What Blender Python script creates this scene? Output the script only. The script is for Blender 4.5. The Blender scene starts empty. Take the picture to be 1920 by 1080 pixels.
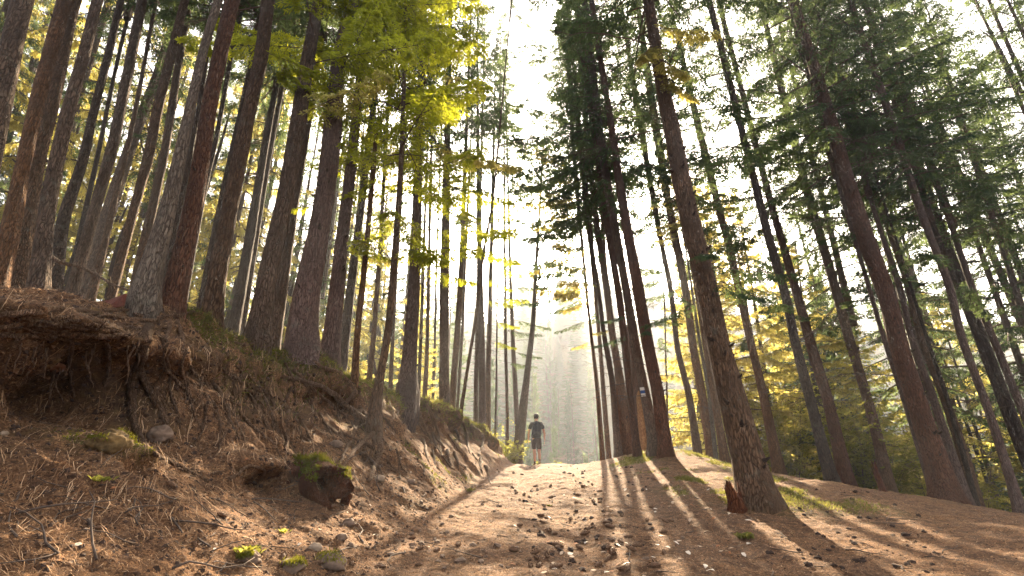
import bpy, bmesh, math, random
import numpy as np
from mathutils import Vector, Matrix, Quaternion, Euler
from mathutils.bvhtree import BVHTree

# ------------------------------------------------------------------ camera, sky, sun, exposure
SC = bpy.context.scene
COL = SC.collection
F = 1000.0                      # focal length in photo pixels (photo 1920 wide)
PITCH = math.radians(21.5)
CP, SP = math.cos(PITCH), math.sin(PITCH)
EYE = Vector((0.0, 0.0, 1.5))
cam_data = bpy.data.cameras.new('camera')
cam_data.sensor_width = 36.0
cam_data.lens = 36.0 * F / 1920.0
cam_data.clip_start = 0.05
cam_data.clip_end = 3000.0
cam = bpy.data.objects.new('camera', cam_data)
COL.objects.link(cam)
cam.location = EYE
cam.rotation_euler = (math.pi / 2 + PITCH, 0, 0)
SC.camera = cam

SUN_DIR = Vector((0.1285, 0.8667, 0.4957)).normalized()
SUN_EL = math.asin(SUN_DIR.z)
SUN_AZ = math.atan2(SUN_DIR.x, SUN_DIR.y)
world = bpy.data.worlds.new('World')
SC.world = world
world.use_nodes = True
wn = world.node_tree
wn.nodes.clear()
sky = wn.nodes.new('ShaderNodeTexSky')
sky.sky_type = 'NISHITA'
sky.sun_disc = False
sky.sun_elevation = SUN_EL
sky.sun_rotation = SUN_AZ
sky.dust_density = 7.0
sky.air_density = 0.7
sky.ozone_density = 0.6
bg = wn.nodes.new('ShaderNodeBackground')
bg.inputs['Strength'].default_value = 0.097
wo = wn.nodes.new('ShaderNodeOutputWorld')
wb = wn.nodes.new('ShaderNodeHueSaturation')          # the pale, thinly veiled sky of the photograph
wb.inputs['Saturation'].default_value = 0.55
wt = wn.nodes.new('ShaderNodeMix'); wt.data_type = 'RGBA'; wt.blend_type = 'MULTIPLY'
wt.inputs[0].default_value = 1.0
wt.inputs[7].default_value = (1.0, 0.955, 0.885, 1)
wn.links.new(sky.outputs[0], wb.inputs['Color'])
wn.links.new(wb.outputs[0], wt.inputs[6])
wn.links.new(wt.outputs[2], bg.inputs['Color'])
wn.links.new(bg.outputs[0], wo.inputs['Surface'])

sun_data = bpy.data.lights.new('sun', 'SUN')
sun_data.energy = 4.8
sun_data.angle = math.radians(0.6)
sun_data.color = (1.0, 0.81, 0.55)
sun = bpy.data.objects.new('sun', sun_data)
COL.objects.link(sun)
sun.location = SUN_DIR * 80
sun.rotation_euler = (-SUN_DIR).to_track_quat('-Z', 'Y').to_euler()

SC.view_settings.view_transform = 'Standard'
SC.view_settings.look = 'None'
SC.view_settings.gamma = 1.0
SC.view_settings.use_curve_mapping = False
SC.view_settings.exposure = 3.22

SC.render.engine = 'CYCLES'
cy = SC.cycles
cy.use_denoising = True
cy.max_bounces = 6
cy.diffuse_bounces = 3
cy.glossy_bounces = 2
cy.transmission_bounces = 4
cy.transparent_max_bounces = 4
cy.volume_bounces = 0
cy.sample_clamp_indirect = 6.0
cy.caustics_reflective = False
cy.caustics_refractive = False

random.seed(7)
RNG = np.random.default_rng(11)

# ------------------------------------------------------------------ helpers
def ray(u, v):
    rx, up = (u - 960.0) / F, (540.0 - v) / F
    return Vector((rx, CP - up * SP, SP + up * CP))

def at_depth(u, v, t):
    return EYE + ray(u, v) * t

def _hash(ix, iy, iz, seed):
    h = (ix.astype(np.int64) * 374761393 + iy.astype(np.int64) * 668265263 +
         iz.astype(np.int64) * 2147483647 + seed * 974634777) & 0xffffffff
    h = ((h ^ (h >> 13)) * 1274126177) & 0xffffffff
    h = ((h ^ (h >> 16)) * 2246822519) & 0xffffffff
    h = h ^ (h >> 15)
    return (h & 0xffff).astype(np.float64) / 32767.5 - 1.0

def vnoise(x, y, z=0.0, seed=0):
    x = np.asarray(x, float); y = np.asarray(y, float)
    z = np.zeros_like(x) + z
    fx, fy, fz = np.floor(x), np.floor(y), np.floor(z)
    tx, ty, tz = x - fx, y - fy, z - fz
    tx = tx * tx * (3 - 2 * tx); ty = ty * ty * (3 - 2 * ty); tz = tz * tz * (3 - 2 * tz)
    r = 0
    for dx in (0, 1):
        wx = tx if dx else 1 - tx
        for dy in (0, 1):
            wy = ty if dy else 1 - ty
            for dz in (0, 1):
                wz = tz if dz else 1 - tz
                r = r + wx * wy * wz * _hash(fx + dx, fy + dy, fz + dz, seed)
    return r

def fbm(x, y, z=0.0, seed=0, octv=4, gain=0.5, lac=2.1):
    r, a, f = 0, 1.0, 1.0
    for i in range(octv):
        r = r + a * vnoise(np.asarray(x) * f, np.asarray(y) * f, np.asarray(z) * f, seed + i * 17)
        a *= gain; f *= lac
    return r

def smooth(a, b, x):
    t = np.clip((x - a) / (b - a), 0, 1)
    return t * t * (3 - 2 * t)

def mesh_np(name, verts, faces, mat_idx=None, shade=True):
    """faces: list of int arrays (n,k)"""
    me = bpy.data.meshes.new(name)
    verts = np.ascontiguousarray(verts, dtype=np.float32)
    me.vertices.add(len(verts))
    me.vertices.foreach_set('co', verts.ravel())
    faces = [np.asarray(f, dtype=np.int32) for f in faces if len(f)]
    nl = sum(f.size for f in faces); npoly = sum(len(f) for f in faces)
    me.loops.add(nl)
    me.loops.foreach_set('vertex_index', np.concatenate([f.ravel() for f in faces]))
    me.polygons.add(npoly)
    starts, o = [], 0
    for f in faces:
        k = f.shape[1]
        starts.append(o + np.arange(len(f), dtype=np.int32) * k)
        o += f.size
    me.polygons.foreach_set('loop_start', np.concatenate(starts).astype(np.int32))
    if mat_idx is not None:
        me.polygons.foreach_set('material_index', np.asarray(mat_idx, dtype=np.int32))
    me.update(calc_edges=True)
    me.polygons.foreach_set('use_smooth', np.full(npoly, bool(shade)))
    me.update()
    return me

class MB:
    """collects pieces of geometry, links them as one mesh"""
    def __init__(s):
        s.v, s.q, s.t, s.qm, s.tm, s.n = [], [], [], [], [], 0
    def add(s, verts, quads=None, tris=None, m=0):
        verts = np.asarray(verts, float).reshape(-1, 3)
        if quads is not None and len(quads):
            s.q.append(np.asarray(quads) + s.n); s.qm.append(np.full(len(quads), m))
        if tris is not None and len(tris):
            s.t.append(np.asarray(tris) + s.n); s.tm.append(np.full(len(tris), m))
        s.v.append(verts); s.n += len(verts)
    def tube(s, pts, radii, seg=6, m=0, cap=True, wob=0.0):
        pts = np.asarray(pts, float); n = len(pts)
        radii = np.zeros(n) + np.asarray(radii, float)
        tg = np.gradient(pts, axis=0)
        tg /= np.linalg.norm(tg, axis=1)[:, None] + 1e-9
        ref = np.array([0.0, 0, 1.0]) if abs(tg[:, 2]).mean() < 0.8 else np.array([1.0, 0, 0])
        a = np.cross(tg, ref); a /= np.linalg.norm(a, axis=1)[:, None] + 1e-9
        b = np.cross(tg, a)
        th = np.linspace(0, 2 * math.pi, seg, endpoint=False)
        rr = radii[:, None] * np.ones(seg)[None]
        if wob:
            rr = rr * (1 + wob * RNG.uniform(-1, 1, rr.shape))
        V = pts[:, None, :] + rr[..., None] * (np.cos(th)[None, :, None] * a[:, None] + np.sin(th)[None, :, None] * b[:, None])
        i = np.arange(n - 1)[:, None] * seg; j = np.arange(seg)[None]
        j2 = (j + 1) % seg
        Q = np.stack([i + j, i + j2, i + seg + j2, i + seg + j], -1).reshape(-1, 4)
        V = V.reshape(-1, 3)
        T = None
        if cap:
            V = np.vstack([V, pts[0], pts[-1]])
            c0, c1 = n * seg, n * seg + 1
            jj = np.arange(seg)
            T = np.vstack([np.stack([np.full(seg, c0), (jj + 1) % seg, jj], -1),
                           np.stack([np.full(seg, c1), (n - 1) * seg + jj, (n - 1) * seg + (jj + 1) % seg], -1)])
        s.add(V, Q, T, m)
    def mesh(s, name, shade=True):
        f, mi = [], []
        if s.q: f.append(np.vstack(s.q)); mi.append(np.concatenate(s.qm))
        if s.t: f.append(np.vstack(s.t)); mi.append(np.concatenate(s.tm))
        return mesh_np(name, np.vstack(s.v), f, np.concatenate(mi), shade)

def link(name, me, mats=None, parent=None, loc=None):
    o = bpy.data.objects.new(name, me)
    COL.objects.link(o)
    if mats is not None and len(me.materials) == 0:
        for m in (mats if isinstance(mats, (list, tuple)) else [mats]):
            me.materials.append(m)
    if parent is not None: o.parent = parent
    if loc is not None: o.location = loc
    return o

def tag(o, label=None, cat=None, group=None, kind=None):
    if label: o['label'] = label
    if cat: o['category'] = cat
    if group: o['group'] = group
    if kind: o['kind'] = kind
    return o

def empty(name, loc=(0, 0, 0), rz=0.0):
    o = bpy.data.objects.new(name, None)
    o.empty_display_size = 0.2
    COL.objects.link(o)
    o.location = loc; o.rotation_euler = (0, 0, rz)
    return o

# ------------------------------------------------------------------ materials
class NT:
    def __init__(s, name):
        s.mat = bpy.data.materials.new(name); s.mat.use_nodes = True
        s.t = s.mat.node_tree; s.t.nodes.clear()
        s.out = s.n('ShaderNodeOutputMaterial')
    def n(s, kind, **kw):
        nd = s.t.nodes.new(kind)
        for k, v in kw.items(): setattr(nd, k, v)
        return nd
    def l(s, a, b): s.t.links.new(a, b)
    def setv(s, sock, v):
        if isinstance(v, bpy.types.NodeSocket): s.l(v, sock)
        else: sock.default_value = v
    def coord(s, kind='Object'): return s.n('ShaderNodeTexCoord').outputs[kind]
    def mapping(s, vec, scale):
        m = s.n('ShaderNodeMapping'); s.l(vec, m.inputs['Vector']); m.inputs['Scale'].default_value = scale
        return m.outputs[0]
    def noise(s, vec, scale, detail=4, rough=0.6, dist=0.0):
        nd = s.n('ShaderNodeTexNoise'); s.l(vec, nd.inputs['Vector'])
        nd.inputs['Scale'].default_value = scale; nd.inputs['Detail'].default_value = detail
        nd.inputs['Roughness'].default_value = rough; nd.inputs['Distortion'].default_value = dist
        return nd.outputs['Fac']
    def voro(s, vec, scale, feature='F1', out='Distance', rnd=1.0):
        nd = s.n('ShaderNodeTexVoronoi', feature=feature); s.l(vec, nd.inputs['Vector'])
        nd.inputs['Scale'].default_value = scale; nd.inputs['Randomness'].default_value = rnd
        return nd.outputs[out]
    def ramp(s, fac, stops):
        nd = s.n('ShaderNodeValToRGB'); s.l(fac, nd.inputs[0])
        e = nd.color_ramp.elements
        while len(e) > 1: e.remove(e[-1])
        e[0].position, c = stops[0]; e[0].color = c if len(c) == 4 else (*c, 1)
        for p, c in stops[1:]:
            x = e.new(p); x.color = c if len(c) == 4 else (*c, 1)
        return nd.outputs[0]
    def rampf(s, fac, a, b, va=0.0, vb=1.0):
        nd = s.n('ShaderNodeMapRange'); s.l(fac, nd.inputs[0])
        nd.inputs[1].default_value = a; nd.inputs[2].default_value = b
        nd.inputs[3].default_value = va; nd.inputs[4].default_value = vb
        return nd.outputs[0]
    def mix(s, fac, a, b, mode='MIX'):
        nd = s.n('ShaderNodeMix', data_type='RGBA', blend_type=mode)
        s.setv(nd.inputs[0], fac)
        s.setv(nd.inputs[6], a if isinstance(a, bpy.types.NodeSocket) else (*a[:3], 1))
        s.setv(nd.inputs[7], b if isinstance(b, bpy.types.NodeSocket) else (*b[:3], 1))
        return nd.outputs[2]
    def math(s, op, a, b=0.0):
        nd = s.n('ShaderNodeMath', operation=op); s.setv(nd.inputs[0], a); s.setv(nd.inputs[1], b)
        return nd.outputs[0]
    def bump(s, h, strength=0.5, dist=0.02, prev=None):
        nd = s.n('ShaderNodeBump'); s.l(h, nd.inputs['Height'])
        nd.inputs['Strength'].default_value = strength; nd.inputs['Distance'].default_value = dist
        if prev is not None: s.l(prev, nd.inputs['Normal'])
        return nd.outputs[0]
    def principled(s, color, rough=0.85, normal=None, spec=0.2):
        p = s.n('ShaderNodeBsdfPrincipled')
        s.setv(p.inputs['Base Color'], color if isinstance(color, bpy.types.NodeSocket) else (*color[:3], 1))
        s.setv(p.inputs['Roughness'], rough)
        p.inputs['Specular IOR Level'].default_value = spec
        if normal is not None: s.l(normal, p.inputs['Normal'])
        s.l(p.outputs[0], s.out.inputs[0])
        return p

def simple_mat(name, c, rough=0.8, var=0.25, scale=30.0, bump=0.0, spec=0.2):
    t = NT(name)
    nz = t.noise(t.coord(), scale, 4)
    lo = tuple(x * (1 - var) for x in c); hi = tuple(min(1, x * (1 + var)) for x in c)
    col = t.ramp(nz, [(0.3, lo), (0.7, hi)])
    nm = t.bump(nz, bump, 0.01) if bump else None
    t.principled(col, rough, nm, spec)
    return t.mat

def bark_mat(name, dark, mid, light, k=1.0, lichen=0.25, plates=1.0, upper=.9):
    t = NT(name)
    co = t.coord()
    rnd = t.n('ShaderNodeObjectInfo').outputs['Random']
    st = t.mapping(co, (17 * k, 17 * k, 3.4 * k))
    warp = t.n('ShaderNodeVectorMath', operation='ADD')
    wn_ = t.n('ShaderNodeTexNoise'); t.l(st, wn_.inputs['Vector']); wn_.inputs['Scale'].default_value = 1.3
    t.l(st, warp.inputs[0]); t.l(wn_.outputs['Color'], warp.inputs[1])
    ve = t.voro(warp.outputs[0], 1.9, 'DISTANCE_TO_EDGE')
    crack = t.rampf(ve, 0.0, 0.16)
    fib = t.noise(t.mapping(co, (38 * k, 38 * k, 5 * k)), 1.0, 5, 0.7)
    big = t.noise(co, 1.3, 4, 0.6)
    fine = t.noise(co, 75.0, 3, 0.7)
    col = t.ramp(fib, [(0.28, dark), (0.5, mid), (0.74, light)])
    col = t.mix(t.math('MULTIPLY', t.math('SUBTRACT', 1.0, crack), 0.75), col, tuple(x * 0.45 for x in dark))
    col = t.mix(t.rampf(big, 0.40, 0.66, 0.0, 0.8), col, tuple(x * 0.55 for x in mid))
    lic = t.rampf(t.noise(co, 4.5, 5, 0.7), 0.56, 0.68, 0.0, lichen)
    col = t.mix(lic, col, (0.17, 0.18, 0.13))
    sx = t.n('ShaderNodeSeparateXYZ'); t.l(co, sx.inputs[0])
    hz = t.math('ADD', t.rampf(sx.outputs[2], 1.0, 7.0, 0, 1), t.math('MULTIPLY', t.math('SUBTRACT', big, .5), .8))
    col = t.mix(t.math('MULTIPLY', t.rampf(hz, .2, 1.0), upper), col, t.mix(.5, col, (0.085, 0.072, 0.064)))  # greyer up the trunk; reddish foot puts warm bounce light into the colour
    hs = t.n('ShaderNodeHueSaturation'); t.l(col, hs.inputs['Color'])
    t.l(t.rampf(rnd, 0, 1, 0.8, 1.22), hs.inputs['Value'])
    h = t.math('ADD', t.math('MULTIPLY', crack, 0.7 * plates), t.math('MULTIPLY', fib, 0.7))
    h = t.math('ADD', h, t.math('MULTIPLY', fine, 0.25))
    nm = t.bump(h, 1.0, 0.045)
    nm = t.bump(t.noise(t.mapping(co, (7, 7, 2)), 1.0, 3), 0.6, 0.08, nm)
    t.principled(hs.outputs[0], 0.88, nm, 0.15)
    return t.mat

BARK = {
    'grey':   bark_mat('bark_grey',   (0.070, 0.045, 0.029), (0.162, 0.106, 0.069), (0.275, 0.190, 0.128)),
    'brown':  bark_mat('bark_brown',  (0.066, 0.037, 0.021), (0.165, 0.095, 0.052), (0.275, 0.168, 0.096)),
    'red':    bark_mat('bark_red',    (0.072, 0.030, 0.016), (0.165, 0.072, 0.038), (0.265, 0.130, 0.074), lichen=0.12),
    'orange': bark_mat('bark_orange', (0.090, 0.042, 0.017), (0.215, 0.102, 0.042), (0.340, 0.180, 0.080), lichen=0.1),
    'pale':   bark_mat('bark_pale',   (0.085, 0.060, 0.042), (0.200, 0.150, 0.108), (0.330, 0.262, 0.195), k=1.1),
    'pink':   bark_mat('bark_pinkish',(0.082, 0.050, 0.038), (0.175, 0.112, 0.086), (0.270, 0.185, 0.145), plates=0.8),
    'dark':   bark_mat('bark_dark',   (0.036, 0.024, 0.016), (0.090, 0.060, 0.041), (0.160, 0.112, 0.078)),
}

def needle_mat(name, c_lo, c_hi, tr, mixf=0.5):
    t = NT(name)
    co = t.coord()
    rnd = t.n('ShaderNodeObjectInfo').outputs['Random']
    nz = t.math('ADD', t.math('MULTIPLY', t.noise(co, 1.1, 2, 0.6), .5), t.math('MULTIPLY', t.noise(co, 7.0, 3, 0.7), .5))
    f = t.math('ADD', nz, t.rampf(rnd, 0, 1, -0.12, 0.12))
    col = t.ramp(f, [(0.36, c_lo), (0.64, c_hi)])
    trc = t.mix(t.rampf(f, 0.36, 0.62), tuple(x * 0.55 for x in tr), tr)
    d = t.n('ShaderNodeBsdfDiffuse'); t.l(col, d.inputs[0])
    r = t.n('ShaderNodeBsdfTranslucent'); t.l(trc, r.inputs[0])
    m = t.n('ShaderNodeMixShader'); m.inputs[0].default_value = mixf
    t.l(d.outputs[0], m.inputs[1]); t.l(r.outputs[0], m.inputs[2])
    t.l(m.outputs[0], t.out.inputs[0])
    return t.mat

NEEDLE_DARK = needle_mat('needles_spruce', (0.012, 0.038, 0.030), (0.036, 0.070, 0.042), (0.19, 0.25, 0.085), 0.46)
NEEDLE_MID = needle_mat('needles_green', (0.035, 0.058, 0.014), (0.130, 0.130, 0.036), (0.74, 0.64, 0.17), 0.62)
NEEDLE_FRESH = needle_mat('needles_fresh', (0.032, 0.072, 0.012), (0.085, 0.125, 0.018), (0.62, 0.64, 0.045), 0.60)
LEAF_YELLOW = needle_mat('leaves_yellow_green', (0.08, 0.10, 0.02), (0.16, 0.16, 0.04), (0.55, 0.52, 0.10), 0.55)
TWIG = simple_mat('twig_bark', (0.085, 0.060, 0.045), 0.9, 0.35, 20)
TWIG_PALE = simple_mat('twig_bark_pale', (0.22, 0.16, 0.13), 0.9, 0.3, 12)

# ------------------------------------------------------------------ terrain
_py = np.array([-60, -20, 0, 5, 10, 15, 17.5, 19.6, 21.5, 24, 30, 45, 60, 80, 120, 170, 250, 420.0])
_pz = np.array([-7, -2, .30, .915, 1.53, 2.145, 2.43, 2.62, 2.35, 1.45, -1.0, -6, -8, -4, 22, 52, 78, 80.0])
_fy = np.linspace(-60, 420, 9601)
_fz = np.interp(_fy, _py, _pz)
_k = np.hanning(41); _k /= _k.sum()
_fz = np.convolve(np.pad(_fz, 20, mode='edge'), _k, mode='valid')
def P(y): return np.interp(y, _fy, _fz)
_cy = np.array([-60, -10, 0, 3.0, 4.4, 5.2, 6.5, 8.8, 11, 13.2, 16.5, 18, 20, 24, 30, 45, 70])
_cx = np.array([-5.5, -5.2, -4.7, -4.6, -4.5, -4.5, -4.5, -3.6, -2.9, -2.1, -1.05, -.75, -1.2, -2.2, -3, -4, -5])
_cz = np.array([-3, 1.0, 2.2, 2.78, 3.10, 3.42, 3.68, 3.80, 3.80, 3.80, 3.62, 3.25, 2.95, 2.6, 1.2, -3, -5])
_ey = np.array([-60, 0, 3, 5, 8, 12, 15, 18, 20, 25, 40, 70])
_ex = np.array([-1.4, -1.1, -.95, -.9, -.9, -.65, -.35, .0, .1, -.4, -1, -2])
def H(x, y, rough=True):
    x = np.asarray(x, float); y = np.asarray(y, float)
    p = P(y)
    xp = np.interp(y, _ey, _ex) + 0.18 * vnoise(y * 0.7, y * 0 + 3.3, 0, 5)
    xc = np.interp(y, _cy, _cx); zc = np.interp(y, _cy, _cz)
    s = (xp - x) / (xp - xc)
    near = np.interp(np.clip(s, 0, 1), [0, .12, .35, .62, .74, .86, .95, 1], [0, .03, .17, .38, .56, .82, .96, 1])
    far = np.interp(np.clip(s, 0, 1), [0, .1, .3, .6, .8, .93, 1], [0, .04, .22, .55, .82, .96, 1])
    f = smooth(6.5, 10, y)
    prof = near * (1 - f) + far * f
    over = np.clip(xc - x, 0, 60)
    plat = 0.02 * over + 0.16 * np.clip(over - 0.8, 0, 14) + 0.06 * np.clip(over - 14, 0, 60)
    plat = plat * (1 - smooth(40, 90, y))
    z = p + np.clip(zc - p, 0, 9) * prof + plat
    z = z + np.where(x > xp, 0.03 * np.clip(x - xp, 0, 2.0) * 0, 0)
    # right verge: mound by the cluster of trunks, gentle fall to the right, drop beyond the edge
    z = z + 0.42 * np.exp(-((x - 4.5) / 1.25) ** 2 - ((y - 16.6) / 3.0) ** 2)
    z = z + 0.16 * smooth(2.0, 3.4, x) * smooth(6.5, 10, y) * (1 - smooth(5, 8, x)) * (1 - smooth(16, 19, y))
    z = z - 0.022 * np.clip(x - 5, 0, 14) ** 2 * (1 - smooth(60, 110, y)) - 0.3 * np.clip(x - 19, 0, 30) * (1 - smooth(60, 110, y))
    e = y - (20.0 - 0.034 * np.clip(x, 0, 18) ** 2)
    z = z - np.where(x > 0, 0.40 * np.clip(e, 0, 12) * smooth(0, 3, e) * smooth(1.0, 5.0, x), 0) * (1 - smooth(60, 110, y))
    # wheel ruts on the path
    for rx in (0.55, 2.05):
        z = z - 0.05 * np.exp(-((x - rx - 0.15 * np.sin(y * .35)) / 0.28) ** 2) * (1 - smooth(19, 22, y))
    if rough:
        z = z + 0.10 * vnoise(x * .45, y * .45, 0, 21) * (0.4 + 0.6 * np.clip(s, 0, 1)) + 0.02 * fbm(x * 2.3, y * 2.3, 0, 22, 3)
        z = z + smooth(70, 130, y) * 7.0 * vnoise(x * .02, y * .02, 0, 23)
    return z
def Hs(x, y): return float(H(np.array([x]), np.array([y]))[0])

def geo(a, b, d0, g):
    r = [a]; d = d0
    while r[-1] < b:
        r.append(r[-1] + d); d *= g
    return np.array(r)
gx = np.concatenate([-geo(5.2, 160, .07, 1.10)[::-1], np.arange(-5.17, 3.4, .027), np.arange(3.43, 9, .06), geo(9.05, 220, .12, 1.12)])
gy = np.concatenate([np.arange(-60, -14, 3.0), np.arange(-14, 1.9, .3), np.arange(1.93, 8, .028), geo(8.03, 20.4, .03, 1.0045), geo(20.5, 460, .12, 1.045)])
GX, GY = np.meshgrid(gx, gy)
shape = GX.shape
X, Y = GX.ravel(), GY.ravel()
Z = H(X, Y)
XC = np.interp(Y, _cy, _cx); XPE = np.interp(Y, _ey, _ex); ZC = np.interp(Y, _cy, _cz)
S = (XPE - X) / (XPE - XC)
bankm = smooth(0.0, 0.25, S) * (1 - smooth(1.15, 1.6, S)) * (1 - smooth(20, 24, Y)) * smooth(-6, 1, Y)
# roots and clods relief: ridges running down the bank face, lumps, small crumbs
ridge = 1 - np.abs(fbm(Y * 2.1 + 0.5 * vnoise(Z * 2, Y, 0, 31), Z * .55, X * .3, 32, 3))
lump = fbm(X * 3.1, Y * 3.1, Z * 3.1, 33, 4)
hi_ = smooth(.45, .7, S) * .65 + .35
disp = bankm * hi_ * (0.12 * lump + 0.25 * (ridge - 0.65) + 0.18 * vnoise(Y * .9, Z * .9, X * .9, 34) + .015 * fbm(X * 8, Y * 8, Z * 8, 38, 2))
nearm = 1 - smooth(14, 26, np.hypot(X, Y))
crumb = fbm(X * 13, Y * 13, Z * 13, 35, 3)
Z = Z + nearm * (0.013 + 0.006 * bankm) * crumb + nearm * .016 * vnoise(X * 5, Y * 5, 0, 37)
Z = Z + nearm * (1 - bankm) * 0.012 * np.clip(vnoise(X * 9, Y * 9, 0, 36), 0.1, 1)
Xd = X + disp * 0.8
Zd = Z + disp * 0.35
Yd = Y.copy()
# undercut hollows (world centre from the place on the bank, radii along y and z, depth)
HOLL = [(75, 735, 4.3, .8, .30, -.6), (200, 750, 4.9, .4, .36, -.7), (285, 735, 5.2, .28, .28, -.40), (30, 800, 4.0, .4, .14, -.35), (330, 700, 5.6, .2, .3, -.25),
        (560, 940, 5.7, .42, .26, -.5), (430, 925, 4.9, .30, .26, -.15),
        (645, 765, 8.9, .6, .30, -.55), (700, 870, 8.2, .4, .28, -.4), (790, 800, 11.5, .7, .26, -.45), (865, 810, 14, 1.0, .32, -.5),
        (930, 845, 16.3, .8, .25, -.3),
        (40, 600, 4.6, 1.2, .12, .26), (220, 640, 5.4, .9, .16, .26), (350, 660, 6.4, .8, .2, .22),
        (600, 870, 5.9, .34, .13, .35), (200, 825, 4.7, .26, .16, .40)]
for (u, v, t, ry, rz, dp) in HOLL:
    c = at_depth(u, v, t)
    w = np.exp(-((Y - c.y) / ry) ** 2 - ((Zd - c.z) / rz) ** 2) * smooth(0.15, 0.4, S) * (1 - smooth(1.0, 1.35, S))
    Xd = Xd + dp * w
    Yd = Yd + (-0.25 * dp) * w
X3, Y3, Z3 = Xd, Yd, Zd

# surface zones: moss, bare pale soil, dark damp soil (real colours of the ground)
pathm = smooth(-.1, .25, (X - XPE)) * (1 - smooth(2.6, 3.6, X)) * (1 - smooth(21, 26, Y))
moss = np.zeros_like(X)
cr = np.exp(-((S - 1.0) / 0.14) ** 2) * smooth(5.5, 8, Y) * (1 - smooth(19, 21, Y))
moss = np.maximum(moss, cr * smooth(-.25, .35, fbm(X * 1.6, Y * 1.6, 0, 41, 4)))
rv = smooth(2.3, 3.2, X) * (1 - smooth(5.0, 6.0, X)) * smooth(7.0, 9, Y) * (1 - smooth(15.5, 17.5, Y))
moss = np.maximum(moss, 0.6 * rv * smooth(-.3, .3, fbm(X * 1.1, Y * 1.1, 0, 42, 4)))
moss = np.maximum(moss, .5 * bankm * smooth(.35, .75, fbm(X * 2.2, Y * 2.2, Z * 2.2, 43, 4)) * smooth(7, 10, Y))
moss = np.maximum(moss, 0.7 * smooth(1.15, 1.6, S) * smooth(-.2, .5, fbm(X * .8, Y * .8, 0, 44, 4)) * (1 - smooth(60, 90, Y)))
moss = np.maximum(moss, 0.75 * smooth(22, 30, Y))
c = at_depth(205, 825, 4.6)
moss = np.maximum(moss, np.exp(-((Y - c.y) / .22) ** 2 - ((Z - c.z) / .13) ** 2 - ((X - c.x) / 0.6) ** 2))
pale = pathm * smooth(-.1, .5, fbm(X * .9, Y * .5, 0, 45, 4)) + 0.35 * (1 - bankm) * smooth(0, .6, fbm(X * 1.3, Y * 1.3, 0, 46, 3))
face = bankm * smooth(.62, .75, S) * (1 - smooth(.93, 1.0, S))
soil = np.clip(face * smooth(-.3, .3, fbm(X * 2, Y * 1.6, Z * 2, 47, 3)), 0, 1)
zone = np.stack([np.clip(moss, 0, 1), np.clip(pale, 0, 1), soil, np.ones_like(soil)], -1).astype(np.float32)

def ground_mat():
    t = NT('forest_floor_litter')
    co = t.coord()
    at = t.n('ShaderNodeAttribute', attribute_name='zone')
    sep = t.n('ShaderNodeSeparateColor'); t.l(at.outputs['Color'], sep.inputs[0])
    f1 = t.noise(co, 55, 5, 0.75, 0.6)
    f2 = t.noise(co, 9, 5, 0.65)
    f3 = t.noise(co, 1.7, 4, 0.6)
    sl = t.noise(t.mapping(co, (160, 30, 60)), 1.0, 3, 0.7, 1.5)
    sl2 = t.noise(t.mapping(co, (30, 150, 60)), 1.0, 3, 0.7, 1.5)
    litter = t.ramp(f1, [(0.34, (0.026, 0.012, 0.006)), (0.46, (0.125, 0.060, 0.029)), (0.57, (0.275, 0.140, 0.062)), (0.70, (0.46, 0.26, 0.125))])
    litter = t.mix(t.rampf(sl, 0.55, 0.7, 0, .7), litter, (0.33, 0.19, 0.10))
    litter = t.mix(t.rampf(sl2, 0.56, 0.7, 0, .6), litter, (0.060, 0.030, 0.016))
    litter = t.mix(t.rampf(f2, 0.44, 0.60, 0, .72), litter, (0.050, 0.025, 0.013))
    pal = t.ramp(f1, [(0.38, (0.036, 0.018, 0.010)), (0.50, (0.135, 0.072, 0.040)), (0.66, (0.215, 0.122, 0.068))])
    pal = t.mix(t.rampf(f2, .45, .62, 0, .6), pal, (0.085, 0.050, 0.033))
    col = t.mix(t.math('MULTIPLY', sep.outputs[1], 0.45), litter, pal)
    so = t.ramp(f2, [(0.3, (0.030, 0.018, 0.011)), (0.5, (0.085, 0.050, 0.026)), (0.68, (0.21, 0.125, 0.050)), (0.8, (0.26, 0.19, 0.10))])
    col = t.mix(t.math('MULTIPLY', sep.outputs[2], 0.9), col, so)
    ms = t.ramp(f1, [(0.3, (0.030, 0.040, 0.008)), (0.55, (0.090, 0.105, 0.018)), (0.75, (0.17, 0.17, 0.035))])
    mm = t.math('MULTIPLY', sep.outputs[0], t.rampf(f2, 0.36, 0.56))
    col = t.mix(mm, col, ms)
    col = t.mix(t.rampf(f3, .35, .7, 0, .3), col, (0.07, 0.042, 0.03))
    h = t.math('ADD', t.math('MULTIPLY', f1, 1.0), t.math('MULTIPLY', t.math('ADD', sl, sl2), 0.35))
    nm = t.bump(h, 0.8, 0.022)
    nm = t.bump(f2, 0.5, 0.05, nm)
    t.principled(col, 0.95, nm, 0.1)
    return t.mat
GROUND = ground_mat()

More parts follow.
